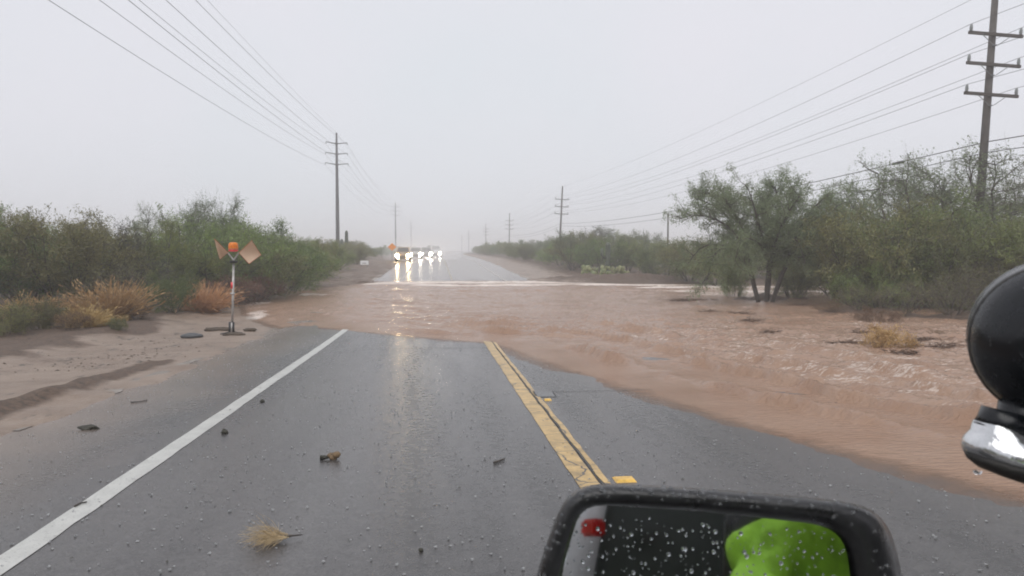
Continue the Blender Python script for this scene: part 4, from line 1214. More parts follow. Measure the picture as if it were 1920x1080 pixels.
stick('stick', [(926, 870), (935, 867), (946, 863)], .011, 'short dark stick lying on the asphalt left of the yellow line')
stick('stick', [(140, 952), (152, 946), (163, 944)], .007, 'thin dark twig lying against the left side of the white line')
stick('stick', [(245, 756), (262, 755), (276, 752)], .008, 'thin dark twig on the left shoulder pavement')
# root ball with a broken stem
r = empty('root_clod', ground_pt(617, 861), 0, 'tan root clod with a dark broken stem on the middle of the lane', 'debris')
o = lump('root_ball', (.045, 0, .028), (.042, .034, .03), 11, M['tan_clod'], None, None, 0, 1.1); o.parent = r
MB().tube([(.03, 0, .03), (-.02, -.01, .022), (-.075, -.015, .02)], [.018, .016, .024], 7).build('stem', M['debris'], r, True)
# uprooted grass tuft
def tuft():
    p = Plant(31); rs = p.rs
    for i in range(230):
        a = math.pi + rs.normal(0, .42); L = rs.uniform(.1, .25)
        d = Vector((math.cos(a), math.sin(a), rs.uniform(-.05, .42)))
        p.twig(polyline((rs.normal(0, .02), rs.normal(0, .02), .03), d, L, 4, .22, -.08, rs), .0016)
    M['pale_straw'] = mat('pale_straw', (.42, .30, .16), .6, scale=8, col2=(.60, .47, .28))
    me = p.crown_mesh('blades'); me.materials.append(M['pale_straw']); me.materials.append(M['pale_straw'])
    r = empty('uprooted_tuft', ground_pt(528, 1015), .1, 'uprooted tuft of straw coloured grass with a dark root on the near asphalt', 'debris')
    link('blades', me, None, r)
    MB().tube([(-.03, 0, .03), (.03, .005, .025), (.06, .0, .03), (.12, .03, .02)], [.014, .01, .006, .003], 6).build('root', M['bark'], r, True)
tuft()
# twig rafts stranded in the flood
M['raft'] = mat('muddy_twigs', (.085, .05, .032), .6, scale=4, col2=(.16, .095, .06))
def raft(px, py, L, W_, lab, n=110, seed=0, h=.10):
    p = Plant(200 + seed); rs = p.rs
    for i in range(n):
        c = Vector((rs.normal(0, .38) * L, rs.normal(0, .35) * W_, abs(rs.normal(0, .35)) * h))
        a = rs.normal(0, .5) + (math.pi if rs.rand() < .5 else 0)
        p.twig(polyline(c, (math.cos(a), math.sin(a), rs.normal(0, .18)), rs.uniform(.12, .4) * max(.5, L), 4, .18, 0, rs), rs.uniform(.004, .013))
    me = p.crown_mesh('twigs'); me.materials.append(M['raft']); me.materials.append(M['raft'])
    g = gp(px, py)
    o = empty('debris_raft', (g.x, g.y, float(P(g.y)) + .045), random.uniform(-.25, .15), lab, 'debris', 'twig rafts stranded in the flood')
    tag(link('twigs', me, None, o), kind='stuff')
raft(1405, 606, .45, .25, 'small dark twig raft in the water below the mesquite', 90, 1, .16)
raft(1390, 592, .6, .3, 'brown twig raft just below the mesquite bank', 110, 2, .14)
raft(1335, 588, .6, .2, 'thin twig raft left below the mesquite bank', 80, 3)
raft(1585, 649, .55, .16, 'long flat twig raft left of the golden bush', 110, 5)
raft(1700, 668, .5, .16, 'twig raft at the right foot of the golden bush', 90, 7)
raft(1765, 655, .6, .2, 'twig raft between the golden bush and the spotlight', 110, 9)
raft(1735, 642, .5, .16, 'twig raft behind the golden bush', 90, 6)
raft(1440, 627, .4, .12, 'faint twig raft drifting in the middle of the right water', 60, 11)
raft(1610, 628, .5, .2, 'twig raft at the edge of the mud left behind the golden bush', 80, 8)
raft(1510, 575, 1.2, .3, 'long twig raft along the bank right of the mesquite', 160, 13)
raft(1290, 566, 1.3, .3, 'long dark twig raft left of the mesquite trunk', 160, 15)
raft(690, 531, 1.0, .25, 'dark twig raft at the far left corner of the crossing', 90, 17)
# leaf litter drifted on the left silt
def silt_litter():
    mb = MB(); rs = np.random.RandomState(15)
    for (px, py, sx, sy, n) in ((180, 685, .55, .25, 260), (240, 668, .45, .2, 200), (285, 655, .4, .2, 120), (120, 680, .3, .3, 60), (60, 700, .6, .4, 70), (310, 640, .3, .3, 50), (215, 640, .8, .4, 120), (350, 660, .8, .3, 60), (100, 660, 1.0, .5, 120)):
        g = gp(px, py)
        for i in range(n):
            X = g.x + rs.normal(0, sx); Y = g.y + rs.normal(0, sy) * 1.6; z = 0
            s = rs.uniform(.003, .007) * (3.2 if rs.rand() < .14 else 1); a = rs.uniform(0, 3.14); L = s * rs.uniform(1.2, 3.5); c, q = math.cos(a), math.sin(a)
            mb.add([(X - c * L, Y - q * L, 0), (X + q * s, Y - c * s, .004), (X + c * L, Y + q * L, 0), (X - q * s, Y + c * s, .004), (X, Y, s * .9)], [(0, 1, 4), (1, 2, 4), (2, 3, 4), (3, 0, 4)])
    V = np.array(mb.v); cx = V[4::5]
    zz, _ = ground_h(cx[:, 0].reshape(-1, 1), cx[:, 1].reshape(-1, 1)); zz = np.repeat(zz[:, 0], 5)
    mb.v = [(a, b, c + z - .002) for (a, b, c), z in zip(mb.v, zz)]
    tag(mb.build('leaf_litter', M['mud_clod']), 'dark leaf litter drifted over the pale silt on the left shoulder', 'litter', kind='stuff')
silt_litter()
# litter flecks on the asphalt, too many and too small to be told apart
def flecks():
    mb = MB(); rs = np.random.RandomState(5)
    for i in range(260):
        Y = math.exp(rs.uniform(math.log(2.6), math.log(17))); X = rs.uniform(-4.2, 4.4)
        if sdist(np.array([X]), np.array([Y]))[0] > -.3: continue
        s = rs.uniform(.002, .006) * (1 + Y * .05); a = rs.uniform(0, 3.14); L = s * rs.uniform(1, 3)
        z = float(P(Y)) + .005
        c, q = math.cos(a), math.sin(a)
        mb.add([(X - c * L, Y - q * L, z), (X + q * s, Y - c * s, z + .003), (X + c * L, Y + q * L, z), (X - q * s, Y + c * s, z + .003), (X, Y, z + s)], [(0, 1, 4), (1, 2, 4), (2, 3, 4), (3, 0, 4)])
    tag(mb.build('litter_flecks', M['debris']), 'dark plant flecks scattered over the wet asphalt', 'litter', kind='stuff')
flecks()

# utility cover and raised pavement markers
M['iron'] = mat('wet_cast_iron', (.075, .074, .073), .22, metal=.1, scale=12, bump=.4)
g = ground_pt(1017, 740)
r = empty('utility_cover', (g.x + .03, g.y, float(P(g.y))), -.02, 'rectangular utility cover set in the asphalt right of the yellow line', 'utility cover')
MB().box((0, 0, .004), (.27, .42, .006)).build('frame', M['crack'], r)
MB().box((0, 0, .007), (.235, .38, .008)).build('lid', M['iron'], r, False, .003)
M['rpm'] = mat('yellow_marker_plastic', (.65, .40, .08), .35, scale=20)
def marker(px, py, sx, sy, lab):
    g = ground_pt(px, py); hx, hy = sx / 2, sy / 2
    mb = MB(); h = .016
    vs = [(-hx, -hy, 0), (hx, -hy, 0), (hx, hy, 0), (-hx, hy, 0), (-hx * .8, -hy * .55, h), (hx * .8, -hy * .55, h), (hx * .8, hy * .55, h), (-hx * .8, hy * .55, h)]
    mb.add(vs, [(3, 2, 1, 0), (4, 5, 6, 7), (0, 1, 5, 4), (1, 2, 6, 5), (2, 3, 7, 6), (3, 0, 4, 7)])
    o = mb.build('pavement_marker', M['rpm'], None, False, 0, (g.x, g.y, float(P(g.y)) + .001))
    tag(o, lab, 'road marker', 'yellow raised pavement markers')
marker(1027, 750, .09, .10, 'small yellow raised pavement marker beside the utility cover')
marker(1171, 900, .165, .15, 'large yellow raised pavement marker just above the wing mirror')

# raindrop splashes on the near asphalt
M['splash'] = mat('splash_water', (.46, .465, .47), .1, var=.15, trans=.4)
def splashes():
    rs = np.random.RandomState(9); V = []; Fc = []; n0 = 0
    tri = []
    for i in range(5200):
        Y = math.exp(rs.uniform(math.log(2.2), math.log(19))); X = rs.uniform(-4.3, 7)
        tri.append((X, Y))
    XY = np.array(tri); ok = sdist(XY[:, :1], XY[:, 1:])[:, 0] < -.05
    XY = XY[ok]
    for X, Y in XY:
        z = float(P(Y)) + .001
        R = rs.uniform(.0025, .0098); h = R * rs.uniform(.5, 1.6); k = 6
        ph = rs.rand() * 6
        b = len(V)
        for j in range(k):
            a = ph + j * 2 * math.pi / k; V.append((X + R * .6 * math.cos(a), Y + R * .6 * math.sin(a), z))
        for j in range(k):
            a = ph + j * 2 * math.pi / k; hh = h * rs.uniform(.3, 1.2); V.append((X + R * 1.25 * math.cos(a), Y + R * 1.25 * math.sin(a), z + hh))
        for j in range(k):
            if rs.rand() < .75: Fc.append((b + j, b + (j + 1) % k, b + k + (j + 1) % k, b + k + j))
    me = bpy.data.meshes.new('rain_splashes'); me.from_pydata(V, [], Fc); me.update()
    tag(link('rain_splashes', me, M['splash']), 'tiny raindrop splashes all over the wet asphalt', 'rain', kind='stuff')
splashes()

# ------------------------------------------------------------------ far signs and waiting cars
M['orange_sign'] = mat('orange_sign_face', (.85, .30, .04), .5, scale=3, var=.15)
M['white_board'] = mat('white_board', (.80, .80, .80), .5, var=.08)
x = at(735, 88); z0 = gz(x, 88)
r = empty('orange_sign', (x, 88, z0), .35, 'orange diamond warning sign above the shrubs left of the headlights', 'sign')
hz = zat(463, 735, 88) - z0
MB().prism([(-.52, 0, hz), (0, 0, hz - .46), (.52, 0, hz), (0, 0, hz + .46)], (0, -.03, 0), (0, -.05, 0)).build('panel', M['orange_sign'], r)
MB().tube([(0, 0, 0), (0, 0, hz + .3)], .03, 6).build('post', M['galv'], r)
x = at(683, 76); z0 = gz(x, 76)
r = empty('white_board', (x, 76, max(zat(497, 683, 76) - .12, z0 - .1)), .1, 'low white sign board standing on the left dirt bank', 'sign')
MB().box((0, 0, .36), (.82, .03, .42)).build('panel', M['white_board'], r, False, .01)
MB().box((0, -.022, .31), (.42, .012, .05)).build('dark_mark', M['crack'], r)
for s in (-1, 1): MB().box((s * .3, .03, .08), (.05, .03, .4)).build('leg', M['galv'], r)

M['glass'] = mat('dark_car_glass', (.02, .022, .025), .1, spec=.6)
M['tyre'] = mat('tyre_rubber', (.02, .02, .02), .8)
M['lamp_warm'] = mat('lit_headlamp_warm', (1.0, .74, .40), .3, emit=115, var=0)
M['lamp_white'] = mat('lit_headlamp_white', (1.0, .90, .74), .3, emit=70, var=0)
M['lamp_amber'] = mat('lit_running_lamp', (1.0, .5, .12), .3, emit=12, var=0)
M['chrome'] = mat('grille_dark', (.05, .05, .05), .3, metal=.6)
def car(px, Y, col, lamp, lab, tall=1.75, hw=.95, rz=0.0, beam=True):
    x = at(px, Y); z0 = max(gz(x, Y), float(P(Y)))
    r = empty('waiting_car', (x, Y, z0), rz, lab, 'car', 'cars queued beyond the flooded dip')
    m = mat('car_paint', col, .3, var=.06)
    # front faces -y; lower body and cabin lofted in cross sections
    def loft(secs, name, mm):
        mb = MB(); n = len(secs[0][1]); vs = []; fs = []
        for yy, prof in secs: vs += [(a, yy, b) for a, b in prof]
        for i in range(len(secs) - 1):
            for k in range(n): fs.append((i * n + k, i * n + (k + 1) % n, (i + 1) * n + (k + 1) % n, (i + 1) * n + k))
        fs.append(tuple(range(n))); fs.append(tuple((len(secs) - 1) * n + k for k in range(n - 1, -1, -1)))
        mb.add(vs, fs); return mb.build(name, mm, r, False, .03)
    def sec(w_, lo, hi): return [(-w_, lo + .12), (-w_ * .94, lo), (w_ * .94, lo), (w_, lo + .12), (w_, hi - .14), (w_ * .9, hi), (-w_ * .9, hi), (-w_, hi - .14)]
    loft([(0, sec(hw * .9, .35, .92)), (.15, sec(hw, .3, 1.02)), (1.3, sec(hw, .3, 1.1)), (4.4, sec(hw, .3, 1.1)), (4.65, sec(hw * .92, .4, 1.0))], 'body', m)
    loft([(1.25, sec(hw * .9, 1.0, 1.14)), (2.05, sec(hw * .8, 1.0, tall)), (3.9, sec(hw * .8, 1.0, tall)), (4.5, sec(hw * .86, 1.0, 1.2))], 'cabin', m)
    mb = MB(); mb.add([(-hw * .74, 1.40, 1.19), (hw * .74, 1.40, 1.19), (hw * .64, 1.97, tall - .1), (-hw * .64, 1.97, tall - .1), (-hw * .74, 1.43, 1.16), (hw * .74, 1.43, 1.16), (hw * .64, 2.0, tall - .13), (-hw * .64, 2.0, tall - .13)],
                     [(0, 1, 2, 3), (7, 6, 5, 4), (0, 4, 5, 1), (1, 5, 6, 2), (2, 6, 7, 3), (3, 7, 4, 0)])
    o = mb.build('windscreen', M['glass'], r); o.location = (0, -.06, .03)
    MB().box((0, -.02, .62), (hw * 1.0, .05, .2)).build('grille', M['chrome'], r)
    MB().box((0, -.03, .42), (hw * 1.75, .1, .14)).build('bumper', M['chrome'], r, False, .02)
    for s in (-1, 1):
        b = MB().lathe([(.21, 0), (.215, .02), (.17, .05), (.02, .07)], (0, 0, 0), 14, Matrix.Rotation(math.pi / 2, 3, 'X')).build('headlamp', lamp, r, True, 0, (s * hw * .72, -.01, .76))  # disc oversized, the lamp's glare is put into its shape
        MB().lathe([(.08, 0), (.085, .02), (.06, .04), (.01, .05)], (0, 0, 0), 12, Matrix.Rotation(math.pi / 2, 3, 'X')).build('glare_lamp', lamp, r, True, 0, (s * hw * .6, -.08, .45))  # extra lit disc below each headlamp, added to widen the glare
        for yy in (.85, 3.75):
            MB().lathe([(.2, -.11), (.36, -.11), (.38, -.06), (.38, .06), (.36, .11), (.2, .11)], (s * (hw - .1), yy, .38), 16, Matrix.Rotation(math.pi / 2, 3, 'Y')).build('wheel', M['tyre'], r)
        MB().box((s * (hw + .1), 1.45, 1.2), (.2, .12, .15)).build('wing_mirror', m, r, False, .02)
    return r
car(755, 92, (.34, .24, .16), M['lamp_warm'], 'tan car with lit headlamps, leftmost, pulled over on the far shoulder', 1.8)
car(779, 106, (.42, .40, .38), M['lamp_white'], 'car with lit headlamps right behind the tan car', 1.7)
car(799, 112, (.22, .22, .22), M['lamp_white'], 'dark car with glaring headlamps at the middle of the queue', 1.75)
car(808, 128, (.5, .5, .52), M['lamp_white'], 'half hidden pale car between the two glaring cars of the queue', 2.1)
car(817, 121, (.6, .6, .6), M['lamp_white'], 'pale car with glaring headlamps, rightmost of the queue', 2.0)
# volume of rain spray added round the cars to spread the headlamp glow
SM = bpy.data.materials.new('glow_spray'); SM.use_nodes = True
t = SM.node_tree; t.nodes.clear()
o_ = t.nodes.new('ShaderNodeOutputMaterial'); v_ = t.nodes.new('ShaderNodeVolumePrincipled')
v_.inputs['Color'].default_value = (.99, .985, .98, 1); v_.inputs['Density'].default_value = .020
t.links.new(v_.outputs[0], o_.inputs['Volume'])
bm = bmesh.new(); bmesh.ops.create_icosphere(bm, subdivisions=4, radius=1)
for v in bm.verts: v.co.x *= 5.6; v.co.y *= 19; v.co.z *= 2.7
me = bpy.data.meshes.new('spray'); bm.to_mesh(me); bm.free()
tag(link('spray', me, SM, None, (at(792, 106), 106, float(P(106)) + .9)), 'pale rain spray added round the stopped cars for the headlamp glow', 'spray', kind='stuff')

# ------------------------------------------------------------------ the truck the picture is taken from
HD = math.radians(40)
A0 = Vector((.75, .45, 0))
M['truck_white'] = mat('white_truck_paint', (.72, .73, .74), .25, var=.05, rvar=.08)
M['mirror_black'] = mat('black_wet_plastic', (.012, .012, .013), .32, scale=30, var=.5, rvar=.14, bump=.12, bscale=160, spec=.55)
M['spot_black'] = mat('black_lamp_enamel', (.006, .007, .009), .24, scale=22, var=.5, rvar=.10, spec=.4, bump=.05, bscale=90)
M['interior'] = mat('dark_cab_trim', (.02, .02, .021), .8)
M['gasket'] = mat('dark_gasket', (.03, .028, .026), .6, scale=30, bump=.6)
M['tail_red'] = mat('red_tail_lens', (.55, .02, .015), .2)
M['dark_glass'] = mat('dark_tinted_glass', (.010, .014, .010), .35, spec=.15)
truck = empty('service_truck', A0, -HD, 'white service truck at the right edge with black wing mirror and pillar spotlight', 'truck')
TI = (Matrix.Translation(A0) @ Matrix.Rotation(-HD, 4, 'Z')).inverted()
prof = [(1.95, .55), (1.95, .95), (1.85, 1.12), (.45, 1.16), (-2.0, 1.16), (-2.02, 1.22), (-3.9, 1.22), (-3.95, .6), (-3.6, .5), (-3.35, .8), (-2.95, .9), (-2.55, .8), (-2.3, .48), (.35, .46), (.6, .8), (1.0, .9), (1.4, .8), (1.62, .5)]
MB().prism([(0, a, b) for a, b in prof], (.06, 0, 0), (1.9, 0, 0)).build('body', M['truck_white'], truck, False, .015)
MB().prism([(0, a, b) for a, b in ((-.45, 1.86), (-.55, 1.93), (-1.7, 1.93), (-1.85, 1.86))], (.16, 0, 0), (1.80, 0, 0)).build('roof', M['truck_white'], truck)
for nm_, (a, b), (c, d), w_ in (('pillar', (.38, 1.15), (-.5, 1.88), .07), ('pillar', (-1.02, 1.15), (-1.05, 1.88), .09), ('pillar', (-1.95, 1.15), (-1.78, 1.88), .12)):
    MB().tube([(.10, a, b), (.2, c, d)], w_ * .6, 8).build(nm_, M['mirror_black'] if a < -.5 and a > -1.5 else M['truck_white'], truck, True)
    MB().tube([(1.86, a, b), (1.76, c, d)], w_ * .6, 8).build(nm_, M['truck_white'], truck, True)
MB().prism([(.11, -1.1, 1.17), (.11, -1.88, 1.17), (.18, -1.76, 1.86), (.18, -1.1, 1.86)], (0, 0, 0), (.008, 0, 0)).build('rear_side_window', M['dark_glass'], truck)
MB().prism([(.13, .36, 1.17), (1.84, .36, 1.17), (1.74, -.46, 1.86), (.22, -.46, 1.86)], (0, 0, 0), (0, .006, .006)).build('windscreen', M['glass'], truck)
MB().box((.6, -1.35, 1.35), (.5, .16, .75)).build('driver_seat', M['interior'], truck, False, .04)
MB().box((1.7, -.8, 1.4), (.04, 1.7, .5)).build('far_door_trim', M['interior'], truck)
MB().box((.98, -.9, 1.855), (1.5, 1.7, .02)).build('headliner', M['interior'], truck)
MB().box((.98, -1.9, 1.5), (1.5, .03, .7)).build('cab_back', M['interior'], truck)
MB().box((.055, -3.88, 1.02), (.05, .12, .32)).build('tail_lamp', M['tail_red'], truck, False, .01)
d_o = MB().prism([(.055, .28, .52), (.055, .28, 1.13), (.055, -1.0, 1.13), (.055, -1.0, .52)], (0, 0, 0), (-.012, 0, 0)).build('driver_door', M['truck_white'], truck, False, .006)
MB().box((.03, -.85, 1.0), (.03, .2, .04)).build('handle', M['mirror_black'], d_o, False, .008)
for yy in (1.0, -2.95):
    for xx in (.17, 1.75):
        wh = MB().lathe([(.22, -.12), (.36, -.12), (.39, -.07), (.39, .07), (.36, .12), (.22, .12)], (xx, yy, .39), 24, Matrix.Rotation(math.pi / 2, 3, 'Y')).build('wheel', M['tyre'], truck, True)
        MB().lathe([(.04, -.1), (.22, -.08), (.22, .08), (.04, .1)], (xx, yy, .39), 18, Matrix.Rotation(math.pi / 2, 3, 'Y')).build('rim', M['galv'], wh, True)

CM = Matrix.Translation((0, 0, CAMZ)) @ CR.to_4x4()
def C(px, py, dep):
    """point seen at a photo pixel, at a metric depth, in truck coordinates"""
    return TI @ (CM @ Vector(((px - 960) / F * dep, -(py - 540) / F * dep, -dep)))
DM = .66
def ring(pts, n=112, passes=3):
    pts = [Vector((a, b)) for a, b in pts]
    L = [0]
    for i in range(len(pts)): L.append(L[-1] + (pts[(i + 1) % len(pts)] - pts[i]).length)
    out = []
    for k in range(n):
        s = L[-1] * k / n; i = max(j for j in range(len(pts)) if L[j] <= s)
        out.append(pts[i].lerp(pts[(i + 1) % len(pts)], (s - L[i]) / (L[i + 1] - L[i])))
    for _ in range(passes):
        out = [(out[k - 1] + out[k] * 2 + out[(k + 1) % n]) / 4 for k in range(n)]
    return out
outer = ring([(1006, 1075), (1040, 975), (1060, 930), (1082, 912), (1130, 906), (1300, 915), (1500, 931), (1600, 942), (1645, 957), (1670, 990), (1686, 1050), (1700, 1130), (1712, 1230), (1706, 1320), (1660, 1360), (1400, 1370), (1080, 1365), (1010, 1340), (985, 1280), (990, 1170)])
inner = ring([(1050, 1080), (1076, 990), (1088, 955), (1110, 946), (1300, 957), (1535, 983), (1572, 997), (1588, 1028), (1596, 1100), (1604, 1220), (1596, 1300), (1560, 1320), (1400, 1325), (1090, 1320), (1050, 1300), (1036, 1250), (1038, 1160)])
# align the two rings by angle
def bypolar(rg, n=120):
    c = Vector((1340, 1130)); an = [(math.atan2(p.y - c.y, p.x - c.x), (p - c).length) for p in rg]; an.sort()
    A_ = [a for a, _ in an]; R_ = [r for _, r in an]
    th = np.linspace(-math.pi, math.pi, n, endpoint=False)
    rr = np.interp(th, A_, R_, period=2 * math.pi)
    return [c + Vector((math.cos(t_), math.sin(t_))) * q for t_, q in zip(th, rr)]
OU, IN = bypolar(outer), bypolar(inner)
cc = Vector((1340, 1130))
def mixr(a, b, t_): return [p.lerp(q, t_) for p, q in zip(a, b)]
rings = [([cc + (p - cc) * .55 for p in OU], .11), ([cc + (p - cc) * .86 for p in OU], .085), ([cc + (p - cc) * .97 for p in OU], .05), (OU, .022), (mixr(OU, IN, .12), .006), (mixr(OU, IN, .35), -.002), (mixr(OU, IN, .62), -.002), (mixr(OU, IN, .86), .003), (IN, .012), (IN, .022)]
mb = MB(); vs = []; fs = []; n = len(OU)
for rg, dz in rings:
    vs += [C(p.x, p.y, DM + dz) if dz < .03 else C(p.x, p.y, DM + dz) for p in rg]
for i in range(len(rings) - 1):
    for k in range(n): fs.append((i * n + k, i * n + (k + 1) % n, (i + 1) * n + (k + 1) % n, (i + 1) * n + k))
fs.append(tuple(range(n)))
mb.add(vs, fs)
mroot = mb.build('wing_mirror', M['mirror_black'], truck, True)
# reflecting glass, tilted to look back along the truck's side at its open window
MG = bpy.data.materials.new('mirror_glass'); MG.use_nodes = True
b_ = MG.node_tree.nodes['Principled BSDF']; b_.inputs['Metallic'].default_value = 1; b_.inputs['Roughness'].default_value = .03
nn = MG.node_tree.nodes.new('ShaderNodeTexNoise'); nn.inputs['Scale'].default_value = 20
rr_ = MG.node_tree.nodes.new('ShaderNodeValToRGB'); rr_.color_ramp.elements[0].color = (.68, .70, .71, 1); rr_.color_ramp.elements[1].color = (.78, .79, .80, 1)
MG.node_tree.links.new(nn.outputs['Fac'], rr_.inputs['Fac']); MG.node_tree.links.new(rr_.outputs[0], b_.inputs['Base Color'])
camL = TI @ Vector((0, 0, CAMZ))
mc = C(1330, 1060, DM + .020)
TARGET = Vector((.12, -1.16, 1.38))
dv = (mc - camL).normalized(); rv = (TARGET - mc).normalized(); nv = (rv - dv).normalized()
vs = []
for p in IN:
    q = C(p.x, p.y, DM + .02); dr_ = (q - camL).normalized()
    t_ = (mc - camL).dot(nv) / dr_.dot(nv)
    vs.append(camL + dr_ * t_)
gm = bpy.data.meshes.new('glass'); gm.from_pydata([tuple(v) for v in vs], [], [tuple(range(n))]); gm.update()
link('glass', gm, MG, mroot)
MB().tube([C(1600, 1330, DM + .06), C(1760, 1380, DM + .05), Vector((.06, -.02, 1.05))], [.03, .028, .03], 10).build('mirror_arm', M['mirror_black'], mroot, True)
# red marker lamp on the truck's white flank, caught at the left of the mirror
q_ = C(1112, 990, DM + .02); dr_ = (q_ - camL).normalized(); hp = camL + dr_ * ((mc - camL).dot(nv) / dr_.dot(nv))
rf_ = dr_ - nv * 2 * dr_.dot(nv); hit = hp + rf_ * ((.05 - hp.x) / rf_.x)
print('MARKER', hit)
MB().box((.05, hit.y, hit.z), (.04, .10, .05)).build('marker_lamp', M['tail_red'], truck, False, .008)
# drops on glass and rim
M['drop'] = mat('rain_drop', (.75, .77, .8), .04, var=.1, spec=.8)
dn = M['drop'].node_tree.nodes['Principled BSDF']; dn.inputs['Transmission Weight'].default_value = .95; dn.inputs['IOR'].default_value = 1.33
def drops(pts, nrm, radii):
    V = []; Fc = []
    for p, nr, R in zip(pts, nrm, radii):
        a = nr.orthogonal().normalized(); b2 = nr.cross(a); b = len(V); k = 7
        for rr2, hh in ((1, -.05), (.8, .42), (.4, .62)):
            for j in range(k):
                t_ = j * 2 * math.pi / k; V.append(tuple(p + (a * math.cos(t_) + b2 * math.sin(t_)) * R * rr2 + nr * R * hh))
        V.append(tuple(p + nr * R * .68))
        for i in (0, 1):
            for j in range(k): Fc.append((b + i * k + j, b + i * k + (j + 1) % k, b + (i + 1) * k + (j + 1) % k, b + (i + 1) * k + j))
        for j in range(k): Fc.append((b + 2 * k + j, b + 2 * k + (j + 1) % k, b + 3 * k))
    me = bpy.data.meshes.new('drops'); me.from_pydata(V, [], Fc); me.update()
    me.polygons.foreach_set('use_smooth', np.ones(len(me.polygons), bool)); return me
rs = np.random.RandomState(21)
pp = []; nn_ = []; rad = []
for i in range(900):
    px, py = rs.uniform(1050, 1595), rs.uniform(950, 1300)
    dr_ = (C(px, py, 1) - camL).normalized()
    u = (px - 1100) / 480
    if py < 955 + 45 * u: continue
    t_ = (mc - camL).dot(nv) / dr_.dot(nv)
    pp.append(camL + dr_ * t_); nn_.append(nv); rad.append(rs.choice([.0005, .0008, .0011, .0015, .0022], p=[.3, .3, .2, .15, .05]))
tag(link('glass_drops', drops(pp, nn_, rad), M['drop'], mroot), kind='stuff')
pp = []; nn_ = []; rad = []
for i in range(420):
    k = rs.randint(0, n); t_ = rs.uniform(.05, .6)
    p = OU[k].lerp(IN[k], t_)
    q = C(p.x, p.y, DM + (.006 if t_ < .2 else -.001)); pp.append(q)
    nn_.append(((camL - q).normalized() + Vector((0, 0, .9))).normalized()); rad.append(rs.uniform(.0008, .0030))
tag(link('rim_drops', drops(pp, nn_, rad), M['drop'], mroot), kind='stuff')

# pillar spotlight
DS = .70
u_ = DS / F
sc_ = C(1992, 641, DS)
sroot_m = MB(); 
prof_s = [(.004, -.0774)] + [(.0775 * math.sin(a), -.0775 * math.cos(a)) for a in np.linspace(.15, math.pi / 2, 14)] + [(.0782, .012), (.0785, .02), (.0785, .045), (.066, .05), (.01, .055)]
fw = Matrix.Rotation(-math.pi / 2, 3, 'X')
sroot_m.lathe(prof_s, sc_, 40, fw)
sroot = sroot_m.build('spotlight', M['spot_black'], truck, True)
MB().lathe([(.0740, -.0240), (.0752, -.0225), (.0752, -.0205), (.0758, -.0190)], sc_, 48, fw).build('seam', M['gasket'], sroot, True)
# bright rim
rim = MB().lathe([(.0787, .02), (.0792, .026), (.0792, .040), (.0787, .046)], sc_, 40, fw).build('lens_rim', M['galv'], sroot, True)
ax = (C(1960, 540, DS) - C(960, 540, DS)).normalized(); up = Vector((0, 0, 1)); dp = (C(960, 540, 1) - camL).normalized()
def blob(secs, name, m_, par):
    """stack of rounded slabs: (centre px, py, half width px, half depth m)"""
    mb = MB(); vs = []; fs = []; k = 28
    for (px, py, hw_, hd_) in secs:
        c0 = C(px, py, DS)
        tilt = (ax * 1.0 - up * .26).normalized()
        for j in range(k):
            t_ = 2 * math.pi * j / k
            vs.append(c0 + tilt * math.cos(t_) * hw_ * u_ + dp * math.sin(t_) * hd_)
    for i in range(len(secs) - 1):
        for j in range(k): fs.append((i * k + j, i * k + (j + 1) % k, (i + 1) * k + (j + 1) % k, (i + 1) * k + j))
    fs.append(tuple(range(k))); fs.append(tuple((len(secs) - 1) * k + j for j in range(k)))
    mb.add(vs, fs); return mb.build(name, m_, par, True)
blob([(1890, 772, 44, .022), (1885, 790, 46, .023), (1880, 806, 50, .025)], 'pivot', M['spot_black'], sroot)
blob([(1950, 760, 70, .03), (1945, 800, 72, .03), (1945, 845, 76, .03)], 'neck', M['spot_black'], sroot)
M['chrome_wet'] = mat('wet_chrome', (.72, .73, .74), .16, metal=.85, scale=25, var=.2, rvar=.1, bump=.15, bscale=60)
blob([(1868, 790, 22, .018), (1872, 800, 40, .024), (1882, 822, 55, .03), (1905, 842, 92, .036), (1925, 856, 118, .04), (1932, 866, 126, .042), (1935, 878, 126, .042)], 'bracket', M['chrome_wet'], sroot)
blob([(1935, 878.5, 125, .0415), (1938, 892, 122, .04), (1945, 905, 108, .036), (1955, 913, 80, .03)], 'gasket', M['gasket'], sroot)
MB().tube([C(2030, 895, DS), C(2120, 900, DS + .02), Vector((.12, .0, 1.42))], [.018, .018, .02], 10).build('shaft', M['galv'], sroot, True)
pp = [C(1833, 886, DS - .036)]; 
tag(link('hanging_drop', drops([C(1833, 884, DS - .03)], [-up], [.004]), M['drop'], sroot), kind='stuff')
pp = []; nn_ = []; rad = []
for i in range(160):
    th = rs.uniform(.2, 1.5); ph_ = rs.uniform(0, 6.28); dn_ = fw @ Vector((math.sin(th) * math.cos(ph_), math.sin(th) * math.sin(ph_), -math.cos(th)))
    pp.append(sc_ + dn_ * .0776); nn_.append(dn_); rad.append(rs.uniform(.0004, .0013))
for i in range(0):
    a = rs.uniform(0, 6.28); f_ = rs.uniform(.3, 1); q = C(1900 + 110 * f_ * math.cos(a), 838 + 25 * rs.uniform(-1, 1), DS - .036); pp.append(q); nn_.append((camL - q).normalized()); rad.append(rs.uniform(.0006, .0018))

tag(link('lamp_drops', drops(pp, nn_, rad), M['drop'], sroot), kind='stuff')
